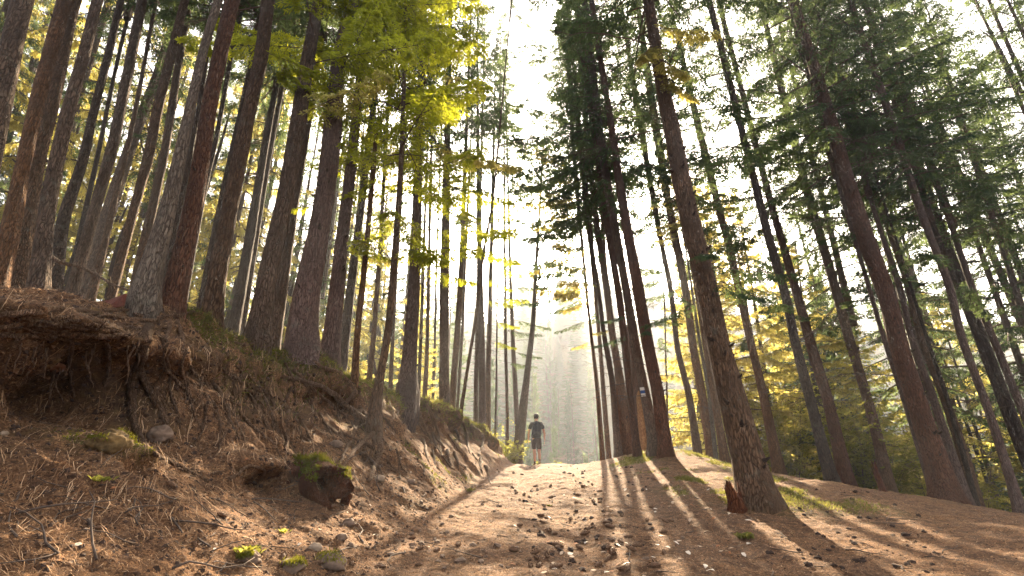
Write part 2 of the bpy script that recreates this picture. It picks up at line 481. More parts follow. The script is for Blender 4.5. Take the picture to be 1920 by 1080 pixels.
ny, nx = shape
I = np.arange(ny * nx).reshape(ny, nx)
QUADS = np.stack([I[:-1, :-1], I[:-1, 1:], I[1:, 1:], I[1:, :-1]], -1).reshape(-1, 4)
qx = X[QUADS].mean(1); qy = Y[QUADS].mean(1)
xpq = np.interp(qy, _ey, _ex)
region = np.where(qy > 60, 3, np.where(qx < xpq - .05, 0, np.where((qx < 2.9) & (qy < 24), 1, 2)))
VERTS = np.stack([X3, Y3, Z3], -1)
for k, nm in enumerate(['earth_bank', 'path', 'forest_floor', 'hillside']):
    q = QUADS[region == k]
    used = np.unique(q)
    remap = np.full(len(X), -1); remap[used] = np.arange(len(used))
    me = mesh_np(nm, VERTS[used], [remap[q]])
    ca = me.color_attributes.new('zone', 'FLOAT_COLOR', 'POINT')
    ca.data.foreach_set('color', zone[used].ravel())
    o = link(nm, me, GROUND)
    tag(o, {0: 'steep root covered earth bank beside the path', 1: 'needle strewn earth path rising to a crest',
            2: 'brown and mossy forest floor sloping away', 3: 'hazy wooded hillside beyond the valley'}[k], kind='structure')
# searching tree of the near ground
sel = (qy > 1) & (qy < 32) & (qx > -14) & (qx < 16)
qn = QUADS[sel]; used = np.unique(qn); remap = np.full(len(X), -1); remap[used] = np.arange(len(used))
BVH = BVHTree.FromPolygons([tuple(v) for v in VERTS[used]], [tuple(q) for q in remap[qn]])
def hit(u, v, maxd=60):
    d = ray(u, v).normalized()
    loc, n, i, dist = BVH.ray_cast(EYE, d, maxd)
    if loc is None: return None, None
    if n.dot(d) > 0: n = -n
    return loc, n
# ------------------------------------------------------------------ foliage and branches
def nrm(a): return a / (np.linalg.norm(a, axis=-1, keepdims=True) + 1e-9)

def tufts(mb, Pt, D, U, L, k, tl, tw, m=0, droop=0.0, splay=0.75):
    """needle tufts set along both sides of many twigs: thin triangles"""
    n = len(Pt)
    D = nrm(D); S_ = nrm(np.cross(D, U)); U = np.cross(S_, D)
    f = (np.arange(k) + .5) / k
    for side in (-1, 1):
        ff = np.clip(f[None] + RNG.uniform(-.4, .4, (n, k)) / k, 0, 1)
        p = Pt[:, None] + D[:, None] * (ff * L[:, None])[..., None]
        p[..., 2] -= droop * (ff * L[:, None]) ** 2
        l = tl * RNG.uniform(.7, 1.25, (n, k)) * (1.15 - .5 * ff)
        ang = splay * RNG.uniform(.6, 1.3, (n, k))
        up = RNG.uniform(-.35, .35, (n, k))
        d = D[:, None] * np.cos(ang)[..., None] + S_[:, None] * (side * np.sin(ang))[..., None] + U[:, None] * up[..., None]
        w = tw * RNG.uniform(.7, 1.3, (n, k))
        a = p - D[:, None] * (w * .5)[..., None]; b = p + D[:, None] * (w * .5)[..., None]
        mid = p + d * (l * .55)[..., None]
        tip = p + d * l[..., None]; tip[..., 2] -= .12 * l
        wd = nrm(np.cross(d, U[:, None] + .6 * RNG.uniform(-1, 1, (n, k, 3))))
        b2 = mid + wd * (w * .5)[..., None]; a2 = mid - wd * (w * .5)[..., None]
        V = np.stack([a2, p, b2, tip], 2).reshape(-1, 3)
        i = np.arange(n * k)[:, None] * 4
        Tq = np.concatenate([i, i + 1, i + 2, i + 3], 1)
        mb.add(V, Tq, None, m)

def ribs(mb, Pt, D, L, w, m=1, droop=0.0):
    """bare twig stems: one thin quad pair each"""
    n = len(Pt); D = nrm(D)
    s = nrm(np.cross(D, np.array([0, 0, 1.0]) + .01)) * w
    e = Pt + D * L[:, None]; e[:, 2] -= droop * L ** 2
    V = np.stack([Pt - s, Pt + s, e], 1).reshape(-1, 3)
    i = np.arange(n)[:, None] * 3
    mb.add(V, None, np.concatenate([i, i + 1, i + 2], 1), m)
    up = np.cross(D, s / w) * w
    V = np.stack([Pt - up, Pt + up, e], 1).reshape(-1, 3)
    mb.add(V, None, np.concatenate([i, i + 1, i + 2], 1), m)

def axis_curve(L, e0, droop, n=9, bend=0.0, lift=0.0):
    s = np.linspace(0, 1, n)
    x = L * s * math.cos(e0); z = L * (s * math.sin(e0) - droop * s ** 2 + lift * s ** 4)
    y = L * bend * s ** 2
    return np.stack([x, y, z], 1)

def leafy(mb, origin, az, L, e0, droop, ntw=22, twl=.42, k=8, tl=.085, tw=.022, hang=.35, r0=.014, bend=0.0, start=.15, stem_seg=4, second=False):
    A = axis_curve(L, e0, droop, 10, bend, .10)
    ca, sa = math.cos(az), math.sin(az)
    R = np.array([[ca, -sa, 0], [sa, ca, 0], [0, 0, 1.0]])
    A = A @ R.T + np.asarray(origin)
    mb.tube(A, np.linspace(r0, .003, len(A)), stem_seg, 1, False)
    f = np.linspace(start, .99, ntw) + RNG.uniform(-.02, .02, ntw); f = np.clip(f, 0, 1)
    idx = f * (len(A) - 1); i0 = np.clip(idx.astype(int), 0, len(A) - 2); fr = (idx - i0)[:, None]
    Pt = A[i0] * (1 - fr) + A[i0 + 1] * fr
    T = nrm(A[i0 + 1] - A[i0])
    side = np.where(np.arange(ntw) % 2 == 0, 1, -1)[:, None]
    Sd = nrm(np.cross(T, np.array([0, 0, 1.0])))
    D = nrm(T * RNG.uniform(.45, .8, (ntw, 1)) + Sd * side * RNG.uniform(.6, 1, (ntw, 1)) - np.array([0, 0, 1.0]) * hang * RNG.uniform(.3, 1.6, (ntw, 1)))
    Lt = twl * (1.08 - .75 * f) * RNG.uniform(.65, 1.25, ntw) * np.clip(.35 + f * 3.0, 0, 1)
    U = np.zeros((ntw, 3)) + np.array([0, 0, 1.0]) + RNG.uniform(-.4, .4, (ntw, 3))
    tufts(mb, Pt, D, U, Lt, k, tl, tw, 0, .15)
    ribs(mb, Pt, D, Lt, .004, 1, .15)
    if second:
        ks = 3
        P2 = np.repeat(Pt, ks, 0); D2 = np.repeat(D, ks, 0); L2 = np.repeat(Lt, ks)
        g = np.tile(np.array([.3, .5, .72]), ntw)
        P2 = P2 + D2 * (g * L2)[:, None]; P2[:, 2] -= .15 * (g * L2) ** 2
        sd = nrm(np.cross(D2, np.array([0, 0, 1.0]))) * np.where(np.arange(len(P2)) % 2 == 0, 1, -1)[:, None]
        D2 = nrm(D2 * .7 + sd * .75 - np.array([0, 0, .2]))
        L2 = L2 * (.55 - .25 * g) * RNG.uniform(.7, 1.2, len(P2))
        tufts(mb, P2, D2, np.zeros_like(P2) + [0, 0, 1.0], L2, max(3, k // 2), tl, tw, 0, .1)
        ribs(mb, P2, D2, L2, .003, 1, .1)
    # tip
    tufts(mb, A[-2:-1], A[-1:] - A[-2:-1], np.array([[0, 0, 1.0]]), np.array([.25]), k, tl, tw, 0)

def crown_mesh(name, Hc=14.0, R=2.5, nb=120, low=0.55, **kw):
    """a spruce crown: base at z=0, tip at z=Hc"""
    mb = MB()
    az = random.uniform(0, 6)
    for i in range(nb):
        h = (i + random.uniform(-.4, .4)) / nb
        h = min(max(h, 0), .985) ** 1.08
        az += 2.4 + random.uniform(-.5, .5)
        if random.random() < .10: continue
        prof = (1 - h) ** .75 * (low + (1 - low) * min(1, h / .22))
        L = max(.25, R * prof * random.uniform(.72, 1.15))
        e0 = -.18 + .75 * h + random.uniform(-.26, .26)
        n = max(6, int(7 + 8.5 * L))
        leafy(mb, (0, 0, h * Hc), az, L, e0, .22 * (1 - h) + .05, n, .34 + .16 * L / R, kw.get('k', 6), kw.get('tl', .13), kw.get('tw', .030), kw.get('hang', .7), .012 + .008 * L, random.uniform(-.12, .12))
    mb.tube([(0, 0, -.2), (0, 0, Hc * .5), (0, 0, Hc)], [.10, .06, .01], 6, 1, False)
    return mb.mesh(name, False)

CROWN = [crown_mesh('spruce_crown', 14.5, random.uniform(2.5, 3.1), 92, .7) for _ in range(5)]
CROWN_LOW = [crown_mesh('spruce_crown', 12.0, 2.7, 135, .95, k=7, tl=.16, tw=.045, hang=.9) for _ in range(4)]
for m in CROWN + CROWN_LOW: m.materials.append(NEEDLE_DARK); m.materials.append(TWIG)
CROWN_Y = [crown_mesh('spruce_crown', 12.0, 2.7, 84, .95, k=6, tl=.16, tw=.042, hang=.9) for _ in range(4)]
for m in CROWN_Y: m.materials.append(NEEDLE_MID); m.materials.append(TWIG)

def leafy_mesh(mat, L=2.0, **kw):
    mb = MB(); leafy(mb, (0, 0, 0), 0, L, kw.pop('e0', .05), kw.pop('droop', .18), **kw)
    me = mb.mesh('branch', False); me.materials.append(mat); me.materials.append(TWIG); return me

def dead_mesh(L=1.8, n=9, pale=False):
    mb = MB()
    A = axis_curve(L, random.uniform(-.1, .25), random.uniform(.1, .3), 10, random.uniform(-.2, .2), .1)
    A += RNG.normal(0, .012 * L, A.shape) * np.linspace(0, 1, 10)[:, None]
    mb.tube(A, np.linspace(.016, .004, 10), 5, 0, False)
    for i in range(n):
        f = random.uniform(.2, .97); j = min(8, int(f * 9)); p = A[j] + (A[j + 1] - A[j]) * (f * 9 - j)
        t = nrm(A[j + 1] - A[j]); s = np.cross(t, [0, 0, 1.0]) * random.choice((-1, 1))
        d = nrm(t * .8 + s * random.uniform(.3, .9) + np.array([0, 0, random.uniform(-.9, .15)]))
        l = L * random.uniform(.12, .34) * (1.1 - f * .5)
        q = np.array([p + d * l * g + np.array([0, 0, -.25 * l * g * g]) for g in (0, .5, 1)])
        mb.tube(q, [.007, .004, .002], 3, 0, False)
        for _ in range(2):
            g = random.uniform(.3, .9); pp = p + d * l * g
            dd = nrm(d + RNG.normal(0, .6, 3)); mb.tube([pp, pp + dd * l * .4], [.0035, .0015], 3, 0, False)
    me = mb.mesh('branch', True); me.materials.append(TWIG_PALE if pale else TWIG); return me
DEAD = [dead_mesh(random.uniform(1.3, 2.4), random.randint(7, 13)) for _ in range(7)]
DEAD_PALE = [dead_mesh(random.uniform(1.6, 2.6), 16, True) for _ in range(4)]
LEAFY_D = [leafy_mesh(NEEDLE_DARK, random.uniform(1.7, 2.4), ntw=26, twl=.5, k=9, tl=.10, tw=.026, hang=random.uniform(.4, .9), second=True) for _ in range(5)]
LEAFY_M = [leafy_mesh(NEEDLE_MID, random.uniform(1.5, 2.2), ntw=26, twl=.48, k=9, tl=.10, tw=.026, hang=random.uniform(.4, .9), second=True) for _ in range(4)]
LEAFY_F = [leafy_mesh(NEEDLE_FRESH, random.uniform(1.6, 2.2), ntw=32, twl=.55, k=10, tl=.085, tw=.024, hang=random.uniform(.15, .5), second=True) for _ in range(4)]

mbs = MB(); mbs.tube([(0, 0, 0), (.05, 0, .012), (.085, 0, .03)], [.026, .016, .008], 6)
STUB = mbs.mesh('branch_stub'); STUB.materials.append(BARK['dark'])

# ------------------------------------------------------------------ trunks
def trunk_mesh(name, pts, rad, flare=0.0, seg=22, near=True, seed=0, sink=0.9):
    """pts in local coordinates from the base upwards"""
    pts = np.asarray(pts, float); rad = np.asarray(rad, float)
    d = np.concatenate([[0], np.cumsum(np.linalg.norm(np.diff(pts, axis=0), axis=1))])
    step = .09 if near else .35
    n1 = int(min(d[-1], 9) / step) + 1
    s = np.concatenate([np.linspace(0, min(d[-1], 9), n1), np.linspace(9, d[-1], int((d[-1] - 9) / .6) + 2)[1:] if d[-1] > 9 else []])
    c = np.stack([np.interp(s, d, pts[:, i]) for i in range(3)], 1)
    k = np.hanning(2 * max(2, int(.8 / step)) + 3); k /= k.sum(); h = len(k) // 2
    for i in range(3):
        cc = np.concatenate([2 * c[0, i] - c[h:0:-1, i], c[:, i], 2 * c[-1, i] - c[-2:-h - 2:-1, i]])
        c[:, i] = np.convolve(cc, k, mode='valid')
    r = np.interp(s, d, rad)
    if sink:
        dirv = c[1] - c[0]; dirv /= np.linalg.norm(dirv)
        c = np.vstack([c[0] - dirv * sink, c]); r = np.concatenate([[r[0]], r]); s = np.concatenate([[-sink], s])
    th = np.linspace(0, 2 * math.pi, seg, endpoint=False)
    TH, SS = np.meshgrid(th, s)
    rr = r[:, None] * (1 + .05 * vnoise(np.cos(TH) * 1.3 + seed, np.sin(TH) * 1.3, SS * .8, seed) + (.03 * vnoise(np.cos(TH) * 4, np.sin(TH) * 4 + seed, SS * 2.2, seed + 1) + .02 * vnoise(np.cos(TH) * 9, np.sin(TH) * 9 + seed, SS * 7, seed + 2) if near else 0))
    if flare:
        ph = seed * 1.7
        lob = .55 + .45 * np.cos(3 * TH + ph) * np.cos(TH * 2 - ph * .6 + .6)
        rr = rr * (1 + flare * np.exp(-np.clip(SS, -.12, 9) / .32) * lob + .25 * flare * np.exp(-np.clip(SS, 0, 9) / .9))
    V = c[:, None, :] + rr[..., None] * np.stack([np.cos(TH), np.sin(TH), np.zeros_like(TH)], -1)
    n = len(s)
    i = np.arange(n - 1)[:, None] * seg; j = np.arange(seg)[None]; j2 = (j + 1) % seg
    Q = np.stack([i + j, i + j2, i + seg + j2, i + seg + j], -1).reshape(-1, 4)
    return mesh_np(name, V.reshape(-1, 3), [Q])

def put(name, me, parent, loc, az=0.0, el=0.0, s=1.0, roll=0.0):
    o = bpy.data.objects.new(name, me); COL.objects.link(o); o.parent = parent
    o.location = loc; o.rotation_euler = (roll, -el, az); o.scale = (s, s, s)
    return o

TREES = {}
SEED = [0]
RIGHT_CS = 1.0
def traced_tree(key, name, depth, samples, bark, label, Ht=24, hb=9.5, crown='dark', flare=.5, dead=0, stubs=0, sink=.9, cs=1.0, group=None, seg=None, cut=None, rmin=None):
    """samples: (u, v, width px) read off the photograph from the base upwards"""
    SEED[0] += 1; sd = SEED[0]
    u0, v0, w0 = samples[0]
    if key[0] == 'R' and crown == 'dark' and depth < 16: cs *= RIGHT_CS; hb += .6
    best, bt = 1e9, depth
    for kf in np.linspace(.82, 1.22, 41):
        p = at_depth(u0, v0, depth * kf)
        e = abs(Hs(p.x, p.y) - p.z)
        if e < best: best, bt = e, depth * kf
    if best > .25: bt = depth
    B = at_depth(u0, v0, bt)
    yb = B.y
    pts, rad = [], []
    for (u, v, w) in samples:
        d = ray(u, v); t = yb / d.y
        p = EYE + d * t
        pts.append(np.array(p)); rad.append(max(.012, w * t / (2 * F) / math.sqrt(1 + (d.x / d.y) ** 2)))
    d0 = pts[1] - pts[0]; d0 = d0 / np.linalg.norm(d0)
    zg = Hs(B.x, B.y)
    if pts[0][2] > zg + .05:
        ext = (pts[0][2] - zg) / max(.5, d0[2])
        pts.insert(0, pts[0] - d0 * ext); rad.insert(0, rad[0] * (1 + .02 * ext))
    base = pts[0].copy()
    topz = base[2] + Ht
    if cut is None and pts[-1][2] < topz - .5:
        dl = pts[-1] - pts[max(0, len(pts) - 3)]; dl = dl / np.linalg.norm(dl)
        dl = dl * .6 + np.array([0, 0, .4]); dl /= np.linalg.norm(dl)
        q = pts[-1] + dl * (topz - pts[-1][2]) / max(.4, dl[2])
        m_ = (pts[-1] + q) / 2
        pts += [m_, q]; rad += [rad[-1] * .62, .02]
    loc = np.array(pts) - base
    root = empty(name, base)
    wpx = max(s[2] for s in samples)
    if wpx > 11 and cut is None: flare = max(flare, .55); stubs = max(stubs, 9)
    near = wpx > 11
    sg = seg or (36 if wpx > 26 else 24 if wpx > 14 else 14)
    tm = trunk_mesh('trunk', loc, rad, flare, sg, near, sd, sink)
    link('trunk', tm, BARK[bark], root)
    tag(root, label, 'tree', group)
    zs = loc[:, 2]
    def on_axis(h):
        return np.array([np.interp(h, zs, loc[:, i]) for i in range(3)]), float(np.interp(h, zs, rad))
    if crown and cut is None:
        c, r = on_axis(hb)
        ms = CROWN if crown == 'dark' else CROWN_Y
        o = put('crown', ms[sd % len(ms)], root, c, sd * 2.1, 0, (Ht - hb) / (14.5 if crown == 'dark' else 12.0) * 1.0)
        o.scale = (cs * 1.0, cs * 1.0, o.scale[2])
        t_, _ = on_axis(Ht)
        dv = Vector(t_ - c).normalized()
        o.rotation_mode = 'QUATERNION'
        o.rotation_quaternion = Vector((0, 0, 1)).rotation_difference(dv) @ Quaternion((0, 0, 1), sd * 2.1)
    rnd = random.Random(sd * 13 + 5)
    for i in range(dead):
        h = rnd.uniform(1.6, hb + 1.5) if dead < 30 else rnd.uniform(.8, hb)
        c, r = on_axis(h)
        az = rnd.uniform(0, 6.28)
        s = rnd.uniform(.45, 1.1) * (.6 + .5 * h / hb)
        lf = h > hb * .55 and rnd.random() < .45
        me = (LEAFY_D if lf else DEAD)[rnd.randrange(5)]
        put('branch', me, root, c + np.array([math.cos(az), math.sin(az), 0]) * r * .8, az, rnd.uniform(-.35, .2), s)
    for i in range(stubs):
        h = rnd.uniform(.5, hb * .9); c, r = on_axis(h); az = rnd.uniform(3.3, 6.1)
        put('branch_stub', STUB, root, c + np.array([math.cos(az), math.sin(az), 0]) * r * .93, az, rnd.uniform(-.1, .4), rnd.uniform(.5, 1.3) * min(1.3, r / .16))
    TREES[key] = dict(root=root, axis=on_axis, base=base, Ht=Ht, y=yb)
    return root

def add_branch(key, v, me, azdeg, el, s, name='branch'):
    """a branch leaving the trunk where it passes photo row v"""
    T = TREES[key]
    best = None
    for h in np.linspace(.2, T['Ht'] - .5, 300):
        c, r = T['axis'](h); w = c + T['base'] - np.array(EYE)
        fwd = w[1] * CP + w[2] * SP; up = -w[1] * SP + w[2] * CP
        e = abs(540 - F * up / fwd - v)
        if best is None or e < best[0]: best = (e, c, r)
    _, c, r = best
    az = math.radians(azdeg)
    return put(name, me, T['root'], c + np.array([math.cos(az), math.sin(az), 0]) * r * .8, az, el, s)

SPR = 'spruce_tree'
LG = 'tall spruces on top of the left bank'
RG = 'tall spruces along the right side of the path'
T_ = traced_tree
# --- left bank, from the photo's left edge towards the crest
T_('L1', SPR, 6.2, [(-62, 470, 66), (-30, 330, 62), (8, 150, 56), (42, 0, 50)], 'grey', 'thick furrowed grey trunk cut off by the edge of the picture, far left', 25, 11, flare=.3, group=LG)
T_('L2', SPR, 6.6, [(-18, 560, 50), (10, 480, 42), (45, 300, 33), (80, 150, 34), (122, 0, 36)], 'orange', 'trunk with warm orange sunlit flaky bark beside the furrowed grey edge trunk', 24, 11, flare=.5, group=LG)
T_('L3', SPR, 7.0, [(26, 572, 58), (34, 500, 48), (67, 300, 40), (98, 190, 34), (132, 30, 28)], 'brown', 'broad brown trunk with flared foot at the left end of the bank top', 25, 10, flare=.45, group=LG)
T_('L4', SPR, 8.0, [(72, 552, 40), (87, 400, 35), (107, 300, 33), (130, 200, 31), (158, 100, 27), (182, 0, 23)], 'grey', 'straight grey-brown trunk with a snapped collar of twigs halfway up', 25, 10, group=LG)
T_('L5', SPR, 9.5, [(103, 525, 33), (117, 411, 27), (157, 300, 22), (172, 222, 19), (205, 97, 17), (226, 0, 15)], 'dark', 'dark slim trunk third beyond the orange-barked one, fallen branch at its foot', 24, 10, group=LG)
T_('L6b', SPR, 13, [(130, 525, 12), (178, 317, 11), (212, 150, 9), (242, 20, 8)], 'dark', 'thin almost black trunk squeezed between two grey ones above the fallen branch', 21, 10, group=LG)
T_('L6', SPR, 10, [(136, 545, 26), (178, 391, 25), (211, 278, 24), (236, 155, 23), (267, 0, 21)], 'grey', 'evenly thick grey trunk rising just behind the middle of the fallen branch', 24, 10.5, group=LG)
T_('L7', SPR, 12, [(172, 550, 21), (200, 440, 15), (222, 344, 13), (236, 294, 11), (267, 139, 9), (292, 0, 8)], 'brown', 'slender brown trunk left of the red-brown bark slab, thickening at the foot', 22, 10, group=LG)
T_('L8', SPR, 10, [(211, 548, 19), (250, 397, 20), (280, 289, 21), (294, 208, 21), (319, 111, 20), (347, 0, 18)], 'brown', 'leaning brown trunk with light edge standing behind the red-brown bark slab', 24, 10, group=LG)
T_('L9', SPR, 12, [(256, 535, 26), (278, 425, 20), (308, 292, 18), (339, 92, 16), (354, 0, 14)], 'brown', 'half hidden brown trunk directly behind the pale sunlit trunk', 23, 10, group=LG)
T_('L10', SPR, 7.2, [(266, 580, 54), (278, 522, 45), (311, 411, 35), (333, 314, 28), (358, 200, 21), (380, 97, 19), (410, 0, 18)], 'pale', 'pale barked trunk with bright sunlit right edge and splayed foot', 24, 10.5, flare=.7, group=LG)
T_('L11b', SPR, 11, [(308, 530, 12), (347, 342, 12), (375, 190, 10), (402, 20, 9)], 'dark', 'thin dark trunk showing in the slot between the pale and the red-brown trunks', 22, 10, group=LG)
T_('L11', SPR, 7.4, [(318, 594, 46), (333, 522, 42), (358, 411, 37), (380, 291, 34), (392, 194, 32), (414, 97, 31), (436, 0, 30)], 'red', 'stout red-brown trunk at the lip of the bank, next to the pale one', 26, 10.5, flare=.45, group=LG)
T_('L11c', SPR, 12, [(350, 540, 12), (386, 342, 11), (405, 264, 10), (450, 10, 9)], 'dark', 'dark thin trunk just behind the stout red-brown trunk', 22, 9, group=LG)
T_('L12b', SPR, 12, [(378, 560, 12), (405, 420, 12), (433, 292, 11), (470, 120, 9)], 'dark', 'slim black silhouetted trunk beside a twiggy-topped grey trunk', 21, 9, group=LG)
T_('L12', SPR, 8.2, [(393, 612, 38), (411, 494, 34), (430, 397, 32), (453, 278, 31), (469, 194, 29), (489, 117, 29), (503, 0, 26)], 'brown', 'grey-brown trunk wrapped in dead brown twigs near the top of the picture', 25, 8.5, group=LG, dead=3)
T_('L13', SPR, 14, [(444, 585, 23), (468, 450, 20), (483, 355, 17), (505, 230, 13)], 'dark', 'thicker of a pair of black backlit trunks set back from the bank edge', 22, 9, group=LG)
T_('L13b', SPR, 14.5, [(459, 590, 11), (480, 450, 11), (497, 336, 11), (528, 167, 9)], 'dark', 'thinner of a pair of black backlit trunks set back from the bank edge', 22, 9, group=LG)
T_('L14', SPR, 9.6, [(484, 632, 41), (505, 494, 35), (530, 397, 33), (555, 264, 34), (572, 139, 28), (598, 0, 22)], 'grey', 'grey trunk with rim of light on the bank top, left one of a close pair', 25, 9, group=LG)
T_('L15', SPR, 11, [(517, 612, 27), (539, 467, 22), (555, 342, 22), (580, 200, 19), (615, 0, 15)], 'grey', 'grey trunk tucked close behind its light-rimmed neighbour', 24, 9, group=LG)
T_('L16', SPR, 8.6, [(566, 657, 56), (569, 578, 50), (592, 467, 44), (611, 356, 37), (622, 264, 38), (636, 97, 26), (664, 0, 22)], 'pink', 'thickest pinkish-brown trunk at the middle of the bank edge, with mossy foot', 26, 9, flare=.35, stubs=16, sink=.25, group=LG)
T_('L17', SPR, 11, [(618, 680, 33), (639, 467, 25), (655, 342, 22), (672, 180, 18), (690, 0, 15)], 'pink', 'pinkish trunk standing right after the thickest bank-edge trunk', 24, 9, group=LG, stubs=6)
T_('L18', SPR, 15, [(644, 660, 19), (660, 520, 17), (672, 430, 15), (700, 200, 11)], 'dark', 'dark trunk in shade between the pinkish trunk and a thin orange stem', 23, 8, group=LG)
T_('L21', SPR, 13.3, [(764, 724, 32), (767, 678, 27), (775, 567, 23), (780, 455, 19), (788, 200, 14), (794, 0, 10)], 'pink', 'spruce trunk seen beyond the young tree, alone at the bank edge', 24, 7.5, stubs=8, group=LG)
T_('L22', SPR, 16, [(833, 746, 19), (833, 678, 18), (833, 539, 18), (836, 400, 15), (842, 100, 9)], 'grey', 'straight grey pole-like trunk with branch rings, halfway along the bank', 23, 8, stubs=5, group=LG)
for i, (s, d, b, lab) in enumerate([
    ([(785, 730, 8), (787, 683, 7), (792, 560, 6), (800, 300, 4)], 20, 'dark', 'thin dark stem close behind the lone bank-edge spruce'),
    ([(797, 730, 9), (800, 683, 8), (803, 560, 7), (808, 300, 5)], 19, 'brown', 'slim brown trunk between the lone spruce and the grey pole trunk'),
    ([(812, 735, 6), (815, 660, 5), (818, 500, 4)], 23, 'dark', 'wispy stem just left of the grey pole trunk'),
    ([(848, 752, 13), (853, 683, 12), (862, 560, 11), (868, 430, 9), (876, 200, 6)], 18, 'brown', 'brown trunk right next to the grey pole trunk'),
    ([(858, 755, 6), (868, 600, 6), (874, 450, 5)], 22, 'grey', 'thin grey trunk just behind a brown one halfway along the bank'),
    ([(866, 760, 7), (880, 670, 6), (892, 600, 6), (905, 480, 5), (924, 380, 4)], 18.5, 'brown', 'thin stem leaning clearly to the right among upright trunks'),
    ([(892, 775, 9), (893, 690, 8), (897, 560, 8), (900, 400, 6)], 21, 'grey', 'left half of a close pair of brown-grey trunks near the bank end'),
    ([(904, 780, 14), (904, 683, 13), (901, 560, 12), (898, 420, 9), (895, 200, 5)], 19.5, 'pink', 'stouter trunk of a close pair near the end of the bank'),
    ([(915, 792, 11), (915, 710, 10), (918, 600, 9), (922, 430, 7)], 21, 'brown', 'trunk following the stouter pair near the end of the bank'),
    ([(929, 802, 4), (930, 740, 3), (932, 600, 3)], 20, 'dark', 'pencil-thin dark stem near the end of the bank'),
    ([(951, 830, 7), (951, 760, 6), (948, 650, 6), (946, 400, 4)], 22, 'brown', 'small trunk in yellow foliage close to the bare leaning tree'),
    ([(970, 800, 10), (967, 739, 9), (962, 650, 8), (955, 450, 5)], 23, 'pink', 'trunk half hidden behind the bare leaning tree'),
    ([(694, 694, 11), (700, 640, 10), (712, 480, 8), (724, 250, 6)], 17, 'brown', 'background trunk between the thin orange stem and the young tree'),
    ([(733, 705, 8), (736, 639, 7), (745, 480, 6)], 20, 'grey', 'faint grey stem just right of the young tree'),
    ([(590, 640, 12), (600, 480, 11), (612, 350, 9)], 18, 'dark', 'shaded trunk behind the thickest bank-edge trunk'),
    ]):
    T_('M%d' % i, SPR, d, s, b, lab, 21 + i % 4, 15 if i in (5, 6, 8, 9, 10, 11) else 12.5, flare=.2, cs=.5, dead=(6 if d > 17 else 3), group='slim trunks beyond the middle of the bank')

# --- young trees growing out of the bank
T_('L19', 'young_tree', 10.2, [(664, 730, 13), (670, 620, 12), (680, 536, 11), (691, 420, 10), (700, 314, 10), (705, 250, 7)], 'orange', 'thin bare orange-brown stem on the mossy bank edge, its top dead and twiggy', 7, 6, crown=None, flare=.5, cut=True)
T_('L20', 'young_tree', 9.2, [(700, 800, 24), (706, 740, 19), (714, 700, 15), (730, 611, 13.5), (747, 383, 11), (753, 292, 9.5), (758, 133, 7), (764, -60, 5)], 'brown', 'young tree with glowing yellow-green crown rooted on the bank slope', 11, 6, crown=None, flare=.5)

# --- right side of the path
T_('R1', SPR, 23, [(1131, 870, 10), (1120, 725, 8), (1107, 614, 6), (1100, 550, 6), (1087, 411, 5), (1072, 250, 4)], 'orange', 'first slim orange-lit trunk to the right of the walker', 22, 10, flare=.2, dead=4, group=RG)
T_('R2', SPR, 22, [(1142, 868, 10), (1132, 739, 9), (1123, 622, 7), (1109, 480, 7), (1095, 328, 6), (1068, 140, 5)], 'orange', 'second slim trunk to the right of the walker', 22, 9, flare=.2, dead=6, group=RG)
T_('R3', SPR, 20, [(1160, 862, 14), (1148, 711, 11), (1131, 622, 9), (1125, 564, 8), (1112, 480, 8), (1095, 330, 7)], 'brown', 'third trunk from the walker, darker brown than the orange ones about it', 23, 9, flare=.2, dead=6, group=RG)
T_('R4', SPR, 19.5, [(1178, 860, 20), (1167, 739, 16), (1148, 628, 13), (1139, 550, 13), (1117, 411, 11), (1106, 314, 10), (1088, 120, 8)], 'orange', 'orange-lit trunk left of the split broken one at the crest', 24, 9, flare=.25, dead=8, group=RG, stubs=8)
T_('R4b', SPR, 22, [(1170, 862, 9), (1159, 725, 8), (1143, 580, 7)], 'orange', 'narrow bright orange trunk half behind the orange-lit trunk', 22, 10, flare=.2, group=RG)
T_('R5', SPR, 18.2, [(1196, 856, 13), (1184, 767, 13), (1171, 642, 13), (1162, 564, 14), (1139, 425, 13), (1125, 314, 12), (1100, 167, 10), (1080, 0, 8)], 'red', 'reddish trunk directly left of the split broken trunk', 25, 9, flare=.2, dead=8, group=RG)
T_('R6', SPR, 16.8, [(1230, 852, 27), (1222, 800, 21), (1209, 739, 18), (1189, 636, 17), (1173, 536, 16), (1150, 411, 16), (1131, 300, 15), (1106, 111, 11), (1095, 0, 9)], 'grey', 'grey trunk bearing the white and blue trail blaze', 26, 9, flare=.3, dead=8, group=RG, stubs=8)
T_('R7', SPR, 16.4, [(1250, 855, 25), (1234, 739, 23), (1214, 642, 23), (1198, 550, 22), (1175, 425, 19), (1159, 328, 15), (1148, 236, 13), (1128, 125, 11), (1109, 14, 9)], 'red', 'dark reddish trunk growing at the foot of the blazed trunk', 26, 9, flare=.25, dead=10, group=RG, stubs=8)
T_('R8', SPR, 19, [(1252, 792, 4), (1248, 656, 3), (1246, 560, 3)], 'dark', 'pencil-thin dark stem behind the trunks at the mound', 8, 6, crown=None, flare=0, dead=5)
T_('R9', SPR, 19, [(1312, 871, 16), (1292, 739, 13), (1270, 656, 11), (1259, 550, 10), (1234, 425, 9.5), (1212, 314, 8), (1189, 180, 7), (1167, 28, 5)], 'brown', 'medium brown trunk standing alone right of the mound', 23, 8.5, flare=.2, dead=12, group=RG, stubs=6)
